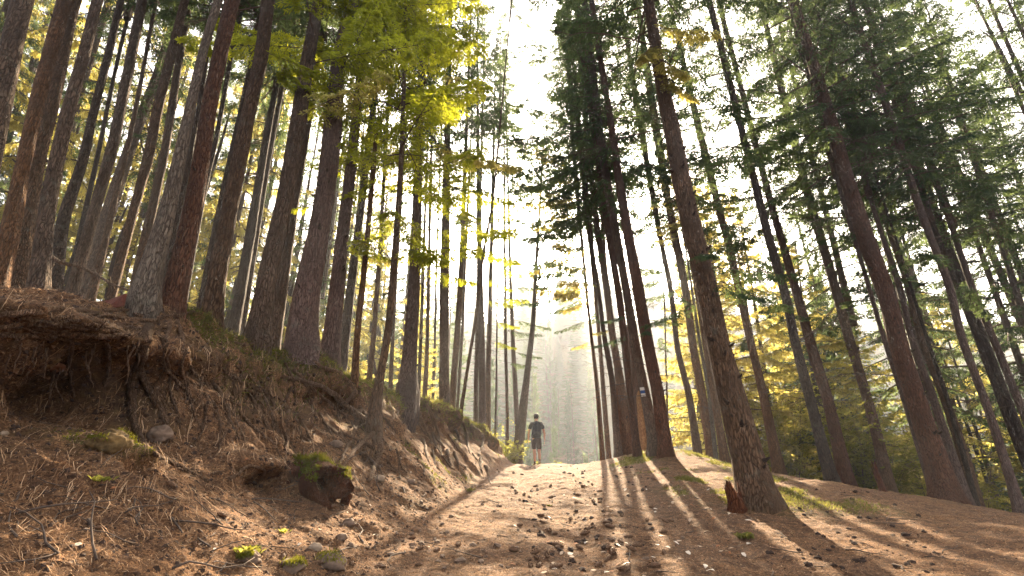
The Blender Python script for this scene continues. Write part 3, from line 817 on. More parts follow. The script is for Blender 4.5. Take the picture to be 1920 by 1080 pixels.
T_('R10', SPR, 18, [(1338, 874, 19), (1314, 725, 16), (1300, 656, 15), (1287, 550, 15), (1262, 425, 15), (1242, 314, 13), (1225, 236, 11), (1195, 0, 8)], 'orange', 'orange trunk behind a thin grey stem', 25, 8.5, flare=.2, dead=8, group=RG)
T_('R11', SPR, 16.5, [(1344, 873, 9), (1328, 725, 7), (1314, 656, 6), (1300, 560, 5)], 'pale', 'thin pale grey stem in front of an orange trunk', 12, 8, crown='low', flare=.2, cs=.5, dead=3, group=RG)
T_('R12', SPR, 17.5, [(1361, 873, 17), (1350, 808, 15), (1331, 697, 13), (1310, 560, 12), (1280, 380, 10)], 'orange', 'trunk mostly hidden behind the thickest foreground spruce', 23, 9, flare=.2, dead=4, group=RG)
T_('R13', SPR, 7.6, [(1421, 950, 70), (1405, 870, 60), (1384, 794, 56), (1364, 711, 51), (1342, 628, 43), (1328, 550, 41), (1300, 439, 38), (1278, 342, 36), (1262, 250, 31), (1239, 153, 25), (1216, 0, 19)], 'brown', 'nearest thick spruce at the path edge, dotted with knots, torn stump at its foot', 24, 9.2, flare=.42, dead=16, stubs=46, seg=48, group=RG)
T_('R14', SPR, 15, [(1463, 894, 22), (1428, 725, 17), (1406, 636, 15), (1387, 550, 15), (1362, 439, 14), (1348, 403, 12), (1320, 290, 10), (1290, 170, 8)], 'orange', 'orange-brown trunk next to the nearest thick spruce', 23, 8, flare=.3, dead=12, group=RG)
T_('R15', SPR, 13.6, [(1560, 908, 24), (1520, 753, 20), (1489, 636, 18), (1476, 564, 18), (1439, 439, 17), (1412, 328, 15), (1392, 250, 13), (1362, 139, 10), (1334, 28, 9)], 'dark', 'dark trunk, shadowed one of a close pair', 24, 8, flare=.2, dead=12, group=RG)
T_('R16', SPR, 13.2, [(1590, 914, 29), (1553, 753, 22), (1517, 636, 20), (1498, 564, 18), (1462, 439, 15), (1431, 328, 13), (1414, 264, 12), (1384, 139, 11), (1351, 22, 10)], 'red', 'reddish trunk, brighter one of a close pair', 24, 8, flare=.25, dead=14, group=RG, stubs=8)
T_('R17', SPR, 12.5, [(1668, 930, 28), (1650, 836, 22), (1628, 753, 20), (1592, 636, 20), (1573, 564, 19), (1537, 439, 18), (1503, 328, 16), (1470, 189, 12), (1425, 0, 10)], 'brown', 'brown trunk with a broken stub clinging to its foot', 24, 8, flare=.2, dead=14, group=RG, stubs=8)
T_('R18', SPR, 10.2, [(1776, 942, 54), (1757, 870, 47), (1727, 778, 42), (1679, 630, 37), (1667, 564, 36), (1625, 453, 35), (1589, 342, 30), (1564, 250, 27), (1534, 139, 24), (1498, 42, 20)], 'red', 'big red-footed spruce with smooth grey upper bark and dark branch scars', 26, 8.5, flare=.35, dead=14, stubs=18, seg=44, group=RG)
T_('R18a', SPR, 12, [(1742, 900, 14), (1687, 722, 12), (1661, 648, 10), (1612, 480, 9), (1578, 370, 8), (1545, 240, 6)], 'pink', 'slim trunk emerging from behind the big red-footed spruce', 22, 8, flare=.2, dead=6, group=RG)
T_('R19', SPR, 10.8, [(1816, 954, 24), (1757, 767, 18), (1709, 637, 14), (1687, 536, 13), (1653, 439, 11), (1623, 342, 9), (1590, 220, 7)], 'pink', 'pinkish slender trunk hugging the big red-footed spruce', 22, 8, flare=.2, dead=6, group=RG)
T_('R20', SPR, 11, [(1836, 966, 30), (1809, 859, 24), (1772, 748, 19), (1727, 637, 15), (1698, 522, 13), (1670, 439, 13), (1637, 356, 13), (1606, 283, 14), (1578, 194, 12), (1537, 69, 10)], 'brown', 'brown trunk third in the cluster of the big red-footed spruce', 23, 8, flare=.3, dead=12, group=RG)
T_('R20b', SPR, 13, [(1800, 830, 11), (1775, 740, 10), (1742, 648, 8), (1715, 560, 7)], 'dark', 'thin dark stem behind the cluster of the big red-footed spruce', 20, 9, flare=.1, dead=5, group=RG)
T_('R21', SPR, 11, [(1918, 974, 24), (1894, 896, 20), (1853, 767, 18), (1801, 630, 17), (1781, 536, 17), (1742, 439, 16), (1712, 356, 16), (1692, 283, 16), (1659, 180, 14), (1634, 111, 12), (1609, 42, 9)], 'pink', 'smooth pinkish trunk at the right border, clear of the cluster', 24, 8, flare=.2, dead=14, group=RG)
T_('R22', SPR, 13, [(1945, 930, 14), (1887, 785, 13), (1857, 704, 12), (1827, 622, 12), (1809, 578, 12), (1778, 494, 12), (1750, 425, 12), (1714, 314, 10), (1680, 200, 8)], 'dark', 'dark trunk running close behind the smooth pinkish border trunk', 23, 8, flare=.2, dead=12, group=RG)
T_('R23', SPR, 13, [(1962, 875, 20), (1905, 740, 18), (1868, 648, 16), (1826, 550, 14), (1798, 467, 14), (1770, 378, 11), (1737, 308, 9), (1709, 236, 9), (1678, 158, 7)], 'pink', 'knobbly trunk with twigs leaving the picture at the right edge', 23, 8, flare=.2, dead=14, group=RG, stubs=8)
T_('R24', SPR, 15, [(1950, 660, 12), (1914, 572, 10), (1889, 500, 8), (1864, 419, 6), (1840, 330, 5)], 'dark', 'thin dark trunk in the upper right among teal foliage', 20, 9, flare=.1, dead=8, group=RG)

# bare leaning broadleaf by the walker
T_('L23', 'bare_tree', 20.5, [(972, 842, 20), (989, 697, 12), (999, 614, 9), (1002, 567, 8), (1006, 480, 6), (1010, 414, 5), (1016, 330, 4), (1020, 250, 2.5)], 'grey', 'slim leafless tree leaning over the walker, forked against the bright sky', 14, 9, crown=None, flare=.4, cut=True)
# ------------------------------------------------------------------ leaves on the traced trees
def young_crown():
    T = TREES['L20']
    mb = MB()
    az = .4
    hs = np.linspace(5.5, 10.7, 30)
    for i, h in enumerate(hs):
        c, r = T['axis'](h)
        fr = (h - 5.5) / 5.2
        az += 2.4 + random.uniform(-.35, .35)
        L = (2.45 * (1 - .55 * fr)) * random.uniform(.78, 1.12) * (.8 if fr < .06 else 1)
        leafy(mb, c, az, L, .12 + .35 * fr, .22, 26, .66, 7, .125, .030, random.uniform(.1, .45), .016, random.uniform(-.1, .1), .10, 5, True)
    for (h, a, L) in [(3.5, 0.1, .95), (3.6, 3.3, .7), (4.2, 1.2, .9), (4.6, 5.9, 1.25), (5.0, 2.8, 1.2), (4.0, 4.6, .6), (5.2, 4.2, 1.6), (3.3, -.5, .8)]:
        c, r = T['axis'](h)
        leafy(mb, c, a, L, -.05, .35, 16, .5, 7, .10, .026, .5, .009, .1, .25, 4, True)
    me = mb.mesh('crown', False); me.materials.append(NEEDLE_FRESH); me.materials.append(TWIG)
    o = link('crown', me, None, T['root'])
    for i in range(14):
        h = random.uniform(2.2, 5.6); c, r = T['axis'](h)
        put('branch', random.choice(DEAD), T['root'], c, random.uniform(0, 6.28), random.uniform(-.1, .5), random.uniform(.3, .6))
young_crown()
T19 = TREES['L19']
for i in range(14):
    h = 2.6 + i * .2; c, r = T19['axis'](min(h, 6.5))
    put('branch', random.choice(DEAD), T19['root'], c, random.choice((random.uniform(-1, 1), random.uniform(2.2, 4.0))), random.uniform(-.2, .5), random.uniform(.3, .62))
# sprays read off the photograph: (tree, photo row, kind, heading, lift, size)
for (k, v, kind, az, el, s) in [
    ('L21', 430, 'F', 10, 0, 1.0), ('L21', 400, 'F', 160, -.1, .9), ('L21', 470, 'F', -40, -.2, .9), ('L21', 360, 'F', 40, 0, 1.1), ('L21', 330, 'F', -20, .1, 1.1),
    ('L21', 300, 'F', 190, 0, 1.1), ('L21', 505, 'F', 5, -.2, .75), ('L21', 270, 'M', 20, 0, 1.2), ('L21', 250, 'M', -60, 0, 1.2),
    ('L22', 420, 'F', 0, -.1, 1.2), ('L22', 470, 'F', 180, -.2, 1.0), ('L22', 380, 'F', -60, -.1, 1.2), ('L22', 350, 'F', 30, 0, 1.3), ('L22', 320, 'F', 150, 0, 1.3), ('L22', 290, 'M', 10, 0, 1.3), ('L22', 450, 'F', 20, -.25, 1.1),
    ('M7', 480, 'F', 0, -.1, 0.73), ('M7', 520, 'F', 30, -.2, 0.63), ('M7', 440, 'F', -30, 0, 0.73), ('M7', 400, 'F', 20, 0, 0.78), ('M7', 360, 'F', 170, 0, 0.73), ('M7', 560, 'F', -15, -.3, 0.58),
    ('M8', 600, 'F', 10, -.2, 0.63), ('M8', 560, 'F', -20, -.1, 0.73), ('M8', 500, 'F', 40, 0, 0.73), ('M8', 640, 'F', 0, -.2, 0.58),
    ('M10', 620, 'D', 0, -.1, 0.65), ('M10', 560, 'D', 30, 0, 0.78), ('M10', 680, 'D', -30, -.2, 0.59), ('M11', 600, 'D', 10, -.1, 0.78), ('M11', 540, 'D', -20, 0, 0.85), ('M11', 480, 'D', 170, 0, 0.85), ('M11', 660, 'D', 0, -.2, 0.65),
    ('M10', 430, 'D', 0, 0, .9), ('M10', 380, 'D', 200, 0, 1.0), ('M10', 340, 'M', 20, 0, 1.0), ('M10', 300, 'D', -30, 0, 1.1), ('M11', 420, 'D', 0, 0, 1.0), ('M11', 370, 'D', -40, 0, 1.1), ('M11', 320, 'D', 30, 0, 1.1), ('M11', 280, 'M', 0, 0, 1.2),
    ('M7', 300, 'D', 10, 0, 1.3), ('M7', 250, 'D', -30, 0, 1.3), ('M7', 200, 'D', 30, 0, 1.3), ('M7', 150, 'D', 0, 0, 1.4), ('M7', 100, 'D', -10, 0, 1.4), ('M7', 50, 'D', 20, 0, 1.4), ('M8', 440, 'D', 10, 0, 1.1), ('M8', 400, 'M', -20, 0, 1.2), ('M8', 350, 'D', 0, 0, 1.2),
    ('M3', 300, 'D', 0, 0, 1.3), ('M3', 240, 'D', -40, 0, 1.3), ('M3', 180, 'D', 20, 0, 1.4), ('M3', 120, 'D', 0, 0, 1.4),
    ('R2', 500, 'D', 190, -.2, 1.0), ('R2', 560, 'M', 170, -.3, .8), ('R1', 330, 'D', 180, 0, 1.4), ('R1', 290, 'D', 200, 0, 1.4), ('R1', 250, 'D', 170, 0, 1.4), ('R2', 300, 'D', 190, 0, 1.5), ('R2', 250, 'D', 170, 0, 1.5),
    ('R1', 299, 'M', -150, -0.21, 1.30), ('R1', 341, 'M', -150, -0.23, 0.81), ('R1', 375, 'D', -150, -0.18, 1.35), ('R1', 409, 'M', -150, -0.11, 1.15), ('R1', 432, 'D', 170, 0.01, 1.09), ('R1', 462, 'M', 150, -0.20, 1.33), ('R1', 497, 'D', 150, -0.00, 0.95), ('R1', 542, 'M', 210, -0.13, 1.24), ('R2', 306, 'D', 190, -0.22, 0.87), ('R2', 332, 'D', 210, -0.02, 1.27), ('R2', 373, 'M', 210, -0.08, 1.09), ('R2', 407, 'M', 170, 0.02, 1.18), ('R2', 428, 'D', -150, -0.05, 0.89), ('R2', 472, 'M', -150, -0.08, 1.19), ('R2', 502, 'M', -150, -0.17, 0.87), ('R2', 545, 'M', 210, -0.22, 1.24), ('R3', 305, 'D', 150, -0.16, 1.22), ('R3', 329, 'D', -150, -0.07, 0.82), ('R3', 370, 'M', 190, -0.10, 1.35), ('R3', 403, 'D', 150, -0.22, 1.09), ('R3', 434, 'D', 190, -0.07, 0.89), ('R3', 463, 'D', 190, -0.14, 0.88), ('R3', 508, 'D', 210, 0.01, 1.01), ('R3', 533, 'M', -150, -0.17, 1.15),
    ('L16', 390, 'F', 200, -.3, .35), ('L17', 470, 'F', -30, -.3, .5), ('L18', 480, 'M', -20, -.2, .7),
    ('L14', 215, 'M', -40, 0, 1.0), ('L14', 120, 'F', -20, 0, 1.2), ('L14', 60, 'F', -90, 0, 1.2), ('L14', 90, 'F', 180, 0, 1.0), ('L15', 180, 'F', -60, -.1, 1.0), ('L16', 215, 'F', -100, -.2, .8), ('L16', 150, 'F', -60, -.1, 1.0), ('L16', 110, 'F', 200, -.1, 1.0), ('L16', 60, 'F', -90, 0, 1.2),
    ('L16', 20, 'F', 0, 0, 1.3), ('L12', 100, 'F', -10, -.5, .7), ('L17', 160, 'F', -80, -.1, 1.0), ('L17', 100, 'F', -10, 0, 1.0),
    ('R13', 505, 'D', -50, -.35, .62), ('R13', 520, 'D', 10, -.3, .6), ('R13', 480, 'D', -110, -.4, .5), ('R13', 540, 'D', -60, -.5, .5), ('R13', 560, 'D', 170, -.3, .45),
    ('R13', 120, 'M', -80, -.9, .8), ('R13', 90, 'M', -120, -.8, .9), ('R13', 60, 'M', -40, -.7, .9), ('R13', 30, 'D', 190, -.2, 1.1), ('R13', 150, 'M', -60, -1.0, .7), ('R13', 10, 'D', -100, -.2, 1.2),
    ('R7', 600, 'D', -20, -.2, .5), ('R7', 620, 'D', -100, -.3, .45), ('R6', 625, 'D', 170, -.2, .5), ('R6', 590, 'D', 200, -.3, .5), ('R4', 620, 'M', 200, -.3, .5),
    ('R9', 700, 'M', 190, -.2, .7), ('R9', 710, 'M', -20, -.2, .6), ('R9', 520, 'D', 180, -.2, .9), ('R9', 480, 'D', 0, -.2, .9), ('R9', 400, 'D', 20, -.1, 1.1), ('R10', 540, 'D', 160, -.2, .8),
    ('R14', 540, 'D', -10, -.2, .9), ('R14', 520, 'D', -60, -.3, .8), ('R14', 480, 'D', 10, -.1, 1.0), ('R14', 500, 'D', 180, -.2, .8), ('R14', 440, 'M', 190, -.1, .9), ('R14', 600, 'M', 10, -.3, .8), ('R14', 660, 'M', 0, -.4, .7),
    ('R15', 420, 'D', 180, -.1, 1.0), ('R15', 370, 'D', 0, -.2, 1.0), ('R16', 380, 'D', 0, -.3, 1.0), ('R16', 350, 'D', -40, -.3, .9), ('R16', 620, 'M', 0, -.4, .7), ('R17', 640, 'M', 180, -.2, .6),
    ('R1', 480, 'D', 180, -.2, 1.1), ('R1', 420, 'D', 160, -.1, 1.3), ('R1', 540, 'D', 190, -.3, 1.0), ('R1', 370, 'D', 200, 0, 1.4), ('R1', 600, 'D', 180, -.3, .6), ('R1', 640, 'M', 170, -.3, .5), ('R1', 560, 'D', 150, -.2, .7), ('R2', 420, 'D', 200, 0, 1.3), ('R2', 350, 'D', 180, 0, 1.4), ('R3', 520, 'D', 190, -.2, 1.0),
    ]:
    lst = {'F': LEAFY_F, 'M': LEAFY_M, 'D': LEAFY_D}[kind]
    add_branch(k, v, random.choice(lst), az + random.uniform(-12, 12), el, s)
# bare limbs of the leaning broadleaf
def bare_limbs(key, spec):
    T = TREES[key]
    for (v, az, el, L) in spec:
        mb = MB()
        def grow(p, d, L, r, lev):
            n = 6; pts = [np.array(p)]; dd = np.array(d, float)
            for i in range(n):
                dd = nrm(dd + RNG.normal(0, .10, 3) + np.array([0, 0, .05])); pts.append(pts[-1] + dd * L / n)
            mb.tube(pts, np.linspace(r, r * .3, n + 1), 5 if lev == 0 else 3, 0, False)
            if lev < 3:
                for j in range(5 if lev < 2 else 3):
                    i = random.randint(1, n); s_ = nrm(RNG.normal(0, 1, 3) * np.array([1, .8, .6]) + np.array([0, 0, .3]))
                    grow(pts[i], nrm(nrm(pts[i] - pts[i - 1]) * .8 + s_ * .7), L * random.uniform(.3, .5), r * .42, lev + 1)
        grow((0, 0, 0), (math.cos(el), 0, math.sin(el)), L, .042, 0)
        me = mb.mesh('branch', True); me.materials.append(TWIG)
        add_branch(key, v, me, az, 0, 1.0)
bare_limbs('L23', [(570, 20, 1.05, 4.6), (520, 160, 1.0, 3.0), (470, 10, .9, 3.0), (420, 170, .9, 2.6), (380, -10, .8, 2.4), (340, 100, 1.2, 2.4), (300, 200, 1.1, 2.2), (265, 20, 1.3, 2.2), (560, -60, .8, 2.4)])

# ------------------------------------------------------------------ the forest beyond
def straight_trunk(h, r, seed):
    pts = [np.array([.25 * math.sin(seed + z * .16), .25 * math.cos(seed * 2 + z * .13), z]) for z in np.linspace(0, h, 7)]
    return trunk_mesh('trunk', np.array(pts) - pts[0], np.linspace(r, r * .18, 7), .3, 10, False, seed, .6)
BG_TR = [straight_trunk(23, .19, 1), straight_trunk(23, .16, 2), straight_trunk(23, .14, 3)]
for m, b in zip(BG_TR, ('grey', 'brown', 'dark')): m.materials.append(BARK[b])
placed = [(t['base'][0], t['base'][1]) for t in TREES.values()]
def free(x, y, d): return all((x - a) ** 2 + (y - b) ** 2 > d * d for a, b in placed)
def bg_tree(x, y, h, hb, crown_list, cs, label, group, nm=SPR, dead=0):
    z = Hs(x, y)
    root = empty(nm, (x, y, z - .05), random.uniform(0, 6.28))
    tag(root, label, 'tree', group)
    t = bpy.data.objects.new('trunk', random.choice(BG_TR)); COL.objects.link(t); t.parent = root
    k = random.uniform(.8, 1.25); t.scale = (k, k, h / 23)
    me = random.choice(crown_list); H0 = 14.5 if me in CROWN else 12.0
    c = bpy.data.objects.new('crown', me); COL.objects.link(c); c.parent = root
    c.location = (0, 0, hb); c.scale = (cs, cs, (h - hb) / H0)
    for i in range(dead):
        put('branch', random.choice(DEAD), root, (0, 0, random.uniform(1.5, hb)), random.uniform(0, 6.28), random.uniform(-.3, .2), random.uniform(.5, 1))
    placed.append((x, y))
    return root
rb = random.Random(99)
n = 0
for _ in range(4000):                       # left: on the plateau above the bank
    if n >= 125: break
    y = rb.uniform(12, 58); x = -rb.uniform(3.4, 46) 
    if x > -3.6 - .02 * y or (y < 34 and x > -6.2): continue
    if y < 17 and x > -7.5 - (17 - y) * .6: continue
    if -x > y * 1.25 + 3: continue
    if not free(x, y, 1.8 if y < 35 else 2.2): continue
    far = y > 26
    bg_tree(x, y, rb.uniform(19, 26), rb.uniform(3.5, 8) if far else rb.uniform(5.5, 9), CROWN + CROWN_Y[:2], rb.uniform(.8, 1.15),
            'tall spruce standing deep in the wood above the left bank', 'spruces deep in the wood above the bank', dead=3 if y < 30 else 0)
    n += 1
n = 0
for _ in range(3000):                       # young green undergrowth trees among the trunks
    if n >= 75: break
    y = rb.uniform(17, 46); x = -rb.uniform(3.2, 36)
    if x > -3.0 - .03 * y or -x > y * 1.2 or not free(x, y, 1.6): continue
    h = rb.uniform(3.0, 11)
    bg_tree(x, y, h, .5, CROWN_Y, rb.uniform(.45, .75), 'sunlit young spruce with green branches to the ground among the left trunks', 'young spruces under the left wood')
    n += 1
n = 0
for _ in range(4000):                       # right: sunlit spruces down the slope beyond the verge
    if n >= 125: break
    y = rb.uniform(20.5, 27.5) if n < 70 else rb.uniform(28, 42); x = rb.uniform(5, 48)
    u = x / y
    if u < .20 or u > 1.35: continue
    if u < .34 and y < 30: continue
    if not free(x, y, 1.7): continue
    h = rb.uniform(9, 16) if y < 28 else rb.uniform(6, 11)
    bg_tree(x, y, h, rb.uniform(.4, 2.2), CROWN_Y if rb.random() < .8 else CROWN_LOW, rb.uniform(1.0, 1.5),
            'sunlit yellow green spruce with low branches beyond the right verge', 'sunlit spruces down the slope on the right')
    n += 1
n = 0
for _ in range(3000):                       # right: tall dark ones behind the verge trunks
    if n >= 8: break
    y = rb.uniform(17, 34); x = rb.uniform(9, 42)
    u = x / y
    if u < .5 or u > 1.35 or not free(x, y, 2.4): continue
    bg_tree(x, y, rb.uniform(24, 31), rb.uniform(10, 13.5), CROWN, rb.uniform(1.0, 1.35),
            'tall dark crowned spruce behind the right hand row of trunks', 'tall spruces behind the right row', dead=5)
    n += 1
for (x, y, h, cs) in [(1.0, 40, 11, .55), (3.3, 43, 15, .6), (-1.8, 46, 19, .75), (5.4, 41, 14, .6), (2.2, 52, 21, .7), (8.0, 50, 20, .8), (4.6, 58, 25, .8), (10.8, 48, 18, .8), (.2, 66, 25, .9), (7.4, 70, 26, 1.0), (3.0, 82, 27, 1.0), (11.5, 78, 28, 1.1), (6.8, 94, 29, 1.2)]:
    bg_tree(x, y, h, .4, CROWN_LOW, cs, 'blue green young spruce in the haze of the hollow beyond the crest', 'hazy young spruces beyond the crest')

for (x, y) in [(13.5, 14.5), (16.5, 17), (19, 16), (15.5, 20), (21, 19), (12.4, 18.5), (18, 22), (23.5, 22), (17.5, 13.8), (22, 16.5), (25, 19.5)]:
    bg_tree(x, y, rb.uniform(24, 30), rb.uniform(7.5, 9.5), CROWN, rb.uniform(1.1, 1.35), 'tall dark crowned spruce behind the right hand row of trunks', 'tall spruces behind the right row', dead=6)

# bright shrubs close to the walker and along the verge
def leaf_shrub(name, loc, h, r, n, mat, label, group=None, lw=.05):
    root = empty(name, loc)
    tag(root, label, 'shrub', group)
    mb = MB()
    for i in range(n):
        a = random.uniform(0, 6.28); L = h * random.uniform(.6, 1.1)
        d = np.array([math.cos(a) * r / h, math.sin(a) * r / h, 1.0]) * L
        p = [np.array([0, 0, -.1]), d * .5 + RNG.normal(0, .04, 3), d]
        mb.tube(p, [.010, .006, .003], 4, 1, False)
        m = 16
        Pt = np.array([p[0]] * m) + np.outer(np.linspace(.2, 1, m), d) + RNG.normal(0, .02, (m, 3))
        D = nrm(RNG.normal(0, 1, (m, 3)) * np.array([1, 1, .35]) + np.array([0, 0, .15]))
        tufts(mb, Pt, D, np.zeros((m, 3)) + [0, 0, 1.0], np.full(m, h * .3), 7, lw * 2.0, lw, 0, .3)
        ribs(mb, Pt, D, np.full(m, h * .3), .003, 1, .3)
    link('foliage', mb.mesh('foliage', False), [mat, TWIG], root)
    return root
for i, (u, v, d, h, r, lab) in enumerate([
    (1030, 872, 20.6, .55, .5, 'bright backlit leafy plant right behind the walker\'s feet'),
    (948, 850, 20.0, 1.1, .8, 'yellow green bush at the end of the bank, left of the walker'),
    (925, 800, 23.0, 2.6, 1.2, 'tall yellow lit bush between trunks near the end of the bank'),
    (985, 830, 24.0, 1.3, 1.0, 'pale yellow bush behind the bare leaning tree')]):
    p = at_depth(u, v, d)
    leaf_shrub('leafy_shrub', (p.x, p.y, Hs(p.x, p.y)), h, r, 16 if h > 1 else 12, LEAF_YELLOW, lab)

for i in range(44):
    y = rb.uniform(17.5, 25); x = rb.uniform(.38, 1.15) * y
    if not free(x, y, 1.0): continue
    leaf_shrub('leafy_shrub', (x, y, Hs(x, y)), rb.uniform(2.6, 5.6), rb.uniform(1.1, 1.9), 18, LEAF_YELLOW, 'sunlit pale green bush on the slope below the right verge', 'sunlit bushes below the right verge', .075)

# leafless pink-lit shrubs beyond the crest
for i, (x, y, h) in enumerate([(4.4, 32, 11), (3.6, 36, 11), (6.4, 33, 11)]):
    root = empty('bare_shrub', (x, y, Hs(x, y) - .1), random.uniform(0, 6))
    tag(root, 'leafless shrub with fine pale horizontal branches in the haze beyond the crest', 'shrub', 'bare shrubs beyond the crest')
    mb = MB(); mb.tube([(0, 0, 0), (.1, 0, h * .5), (.05, .1, h)], [.03, .02, .008], 6)
    st = mb.mesh('stem'); link('stem', st, TWIG_PALE, root)
    for j in range(30):
        put('branch', random.choice(DEAD_PALE), root, (.06, 0, h * random.uniform(.3, .98)), random.uniform(0, 6.28), random.uniform(-.2, .7), random.uniform(.4, .8))

# the far wooded hillside: one mass of conifers
def far_forest():
    mb = MB()
    lite = []
    for _ in range(4):
        c = MB(); nb = 150; az = 0
        for i in range(nb):
            h = i / nb; az += 2.4
            L = 2.9 * (1 - h) ** .85 * random.uniform(.7, 1.2) + .15
            for sgn in (-1, 0, 1):
                a2 = az + sgn * .28
                d = np.array([math.cos(a2), math.sin(a2), -.25 + .5 * h]); s_ = np.array([-math.sin(a2), math.cos(a2), 0]) * .40
                p = np.array([0, 0, .4 + h * 19.0])
                ll = L * random.uniform(.7, 1)
                c.add([p, p + d * ll * .6 + s_, p + d * ll, p + d * ll * .6 - s_], [[0, 1, 2, 3]])
        lite.append((np.vstack(c.v), np.vstack(c.q), np.concatenate(c.qm)))
    r = random.Random(4)
    n = 0
    while n < 210:
        y = r.uniform(68, 205); x = r.uniform(-.16, .95) * y * r.uniform(.7, 1.1)
        V, Q, M = lite[r.randrange(4)]
        k = r.uniform(.5, 1.45)
        mb.v.append(V * [k * r.uniform(.8, 1.2), k, k] + [x, y, Hs(x, y)])
        mb.q.append(Q + mb.n); mb.qm.append(M); mb.n += len(V); n += 1
    o = link('far_forest', mb.mesh('far_forest', False), [NEEDLE_DARK, TWIG])
    tag(o, 'hazy mass of conifers covering the far hillside', None, None, 'stuff')
far_forest()

# ------------------------------------------------------------------ haze
def haze(density=0.0012):
    lo = (-180, -60, float(Z3.min()) - 1.0); hi = (260, 480, float(Z3.max()) + 32)
    V = [(x, y, z) for x in (lo[0], hi[0]) for y in (lo[1], hi[1]) for z in (lo[2], hi[2])]
    Fq = [[0, 1, 3, 2], [4, 6, 7, 5], [0, 4, 5, 1], [2, 3, 7, 6], [0, 2, 6, 4], [1, 5, 7, 3]]
    me = mesh_np('haze', np.array(V, float), [np.array(Fq)], shade=False)
    t = NT('haze_air')
    p = t.n('ShaderNodeVolumePrincipled')
    p.inputs['Color'].default_value = (0.86, 0.91, 1.0, 1)
    p.inputs['Density'].default_value = density
    p.inputs['Anisotropy'].default_value = 0.4
    t.l(p.outputs[0], t.out.inputs['Volume'])
    o = link('haze', me, t.mat)
    tag(o, 'thin sunlit haze filling the air of the wood', None, None, 'stuff')
haze()
# ------------------------------------------------------------------ things on the ground
ROOT_M = bark_mat('root_bark', (0.085, 0.046, 0.025), (0.215, 0.122, 0.068), (0.380, 0.240, 0.145), k=1.6, lichen=.1, upper=0)
FIBRE_A = simple_mat('root_fibre_tan', (0.300, 0.170, 0.085), .9, .3, 8)
FIBRE_B = simple_mat('root_fibre_brown', (0.150, 0.078, 0.038), .9, .3, 8)
FIBRE_C = simple_mat('root_fibre_dark', (0.050, 0.026, 0.014), .9, .3, 8)
FIBRE_D = simple_mat('litter_straw', (0.450, 0.290, 0.165), .9, .25, 8)
STONE = simple_mat('stone', (0.150, 0.098, 0.066), .9, .4, 14, .6)
STONE_PALE = simple_mat('stone_pale', (0.27, 0.195, 0.130), .9, .4, 14, .6)
CLOD = simple_mat('dark_clod', (0.050, 0.030, 0.021), .95, .45, 20, .8)
CONE_M = simple_mat('cone_scales', (0.130, 0.070, 0.038), .8, .4, 60, .3)
MOSS = needle_mat('moss', (0.045, 0.055, 0.008), (0.135, 0.135, 0.018), (0.34, 0.32, 0.03), .4)
GRASS = needle_mat('verge_grass', (0.050, 0.060, 0.018), (0.110, 0.110, 0.035), (0.28, 0.26, 0.06), .4)
ROTTEN = bark_mat('rotten_wood', (0.060, 0.020, 0.009), (0.190, 0.062, 0.024), (0.330, 0.130, 0.052), k=1.4, lichen=.05)
BAREWOOD = bark_mat('bare_wood', (0.170, 0.070, 0.022), (0.400, 0.190, 0.065), (0.560, 0.310, 0.120), k=1.3, lichen=0, plates=.3)

q_a, q_b, q_c, q_d = (VERTS[QUADS[:, i]] for i in range(4))
Q_C = (q_a + q_b + q_c + q_d) / 4
Q_N = np.cross(q_c - q_a, q_d - q_b)
Q_A = np.linalg.norm(Q_N, axis=1) / 2
Q_N = Q_N / (2 * Q_A[:, None] + 1e-12)
Q_N[Q_N[:, 2] < -.2] *= 1
Q_S = S[QUADS].mean(1); Q_MOSS = moss[QUADS].mean(1); Q_D = np.linalg.norm(Q_C - np.array(EYE), axis=1)
def sample(w, n):
    p = w / w.sum()
    i = RNG.choice(len(p), n, p=p)
    a, b = RNG.random((n, 1)), RNG.random((n, 1))
    pt = q_a[i] * (1 - a) * (1 - b) + q_b[i] * a * (1 - b) + q_c[i] * a * b + q_d[i] * (1 - a) * b
    return pt, Q_N[i], i
def rnd_tangent(nv):
    r = RNG.normal(0, 1, nv.shape); r -= (r * nv).sum(1)[:, None] * nv
    return nrm(r)

near_w = Q_A * np.clip(1 - Q_D / 15, 0, 1) ** 1.4 / (1.2 + Q_D) * (np.abs(Q_C[:, 0]) < 9) * (Q_C[:, 1] > .8)

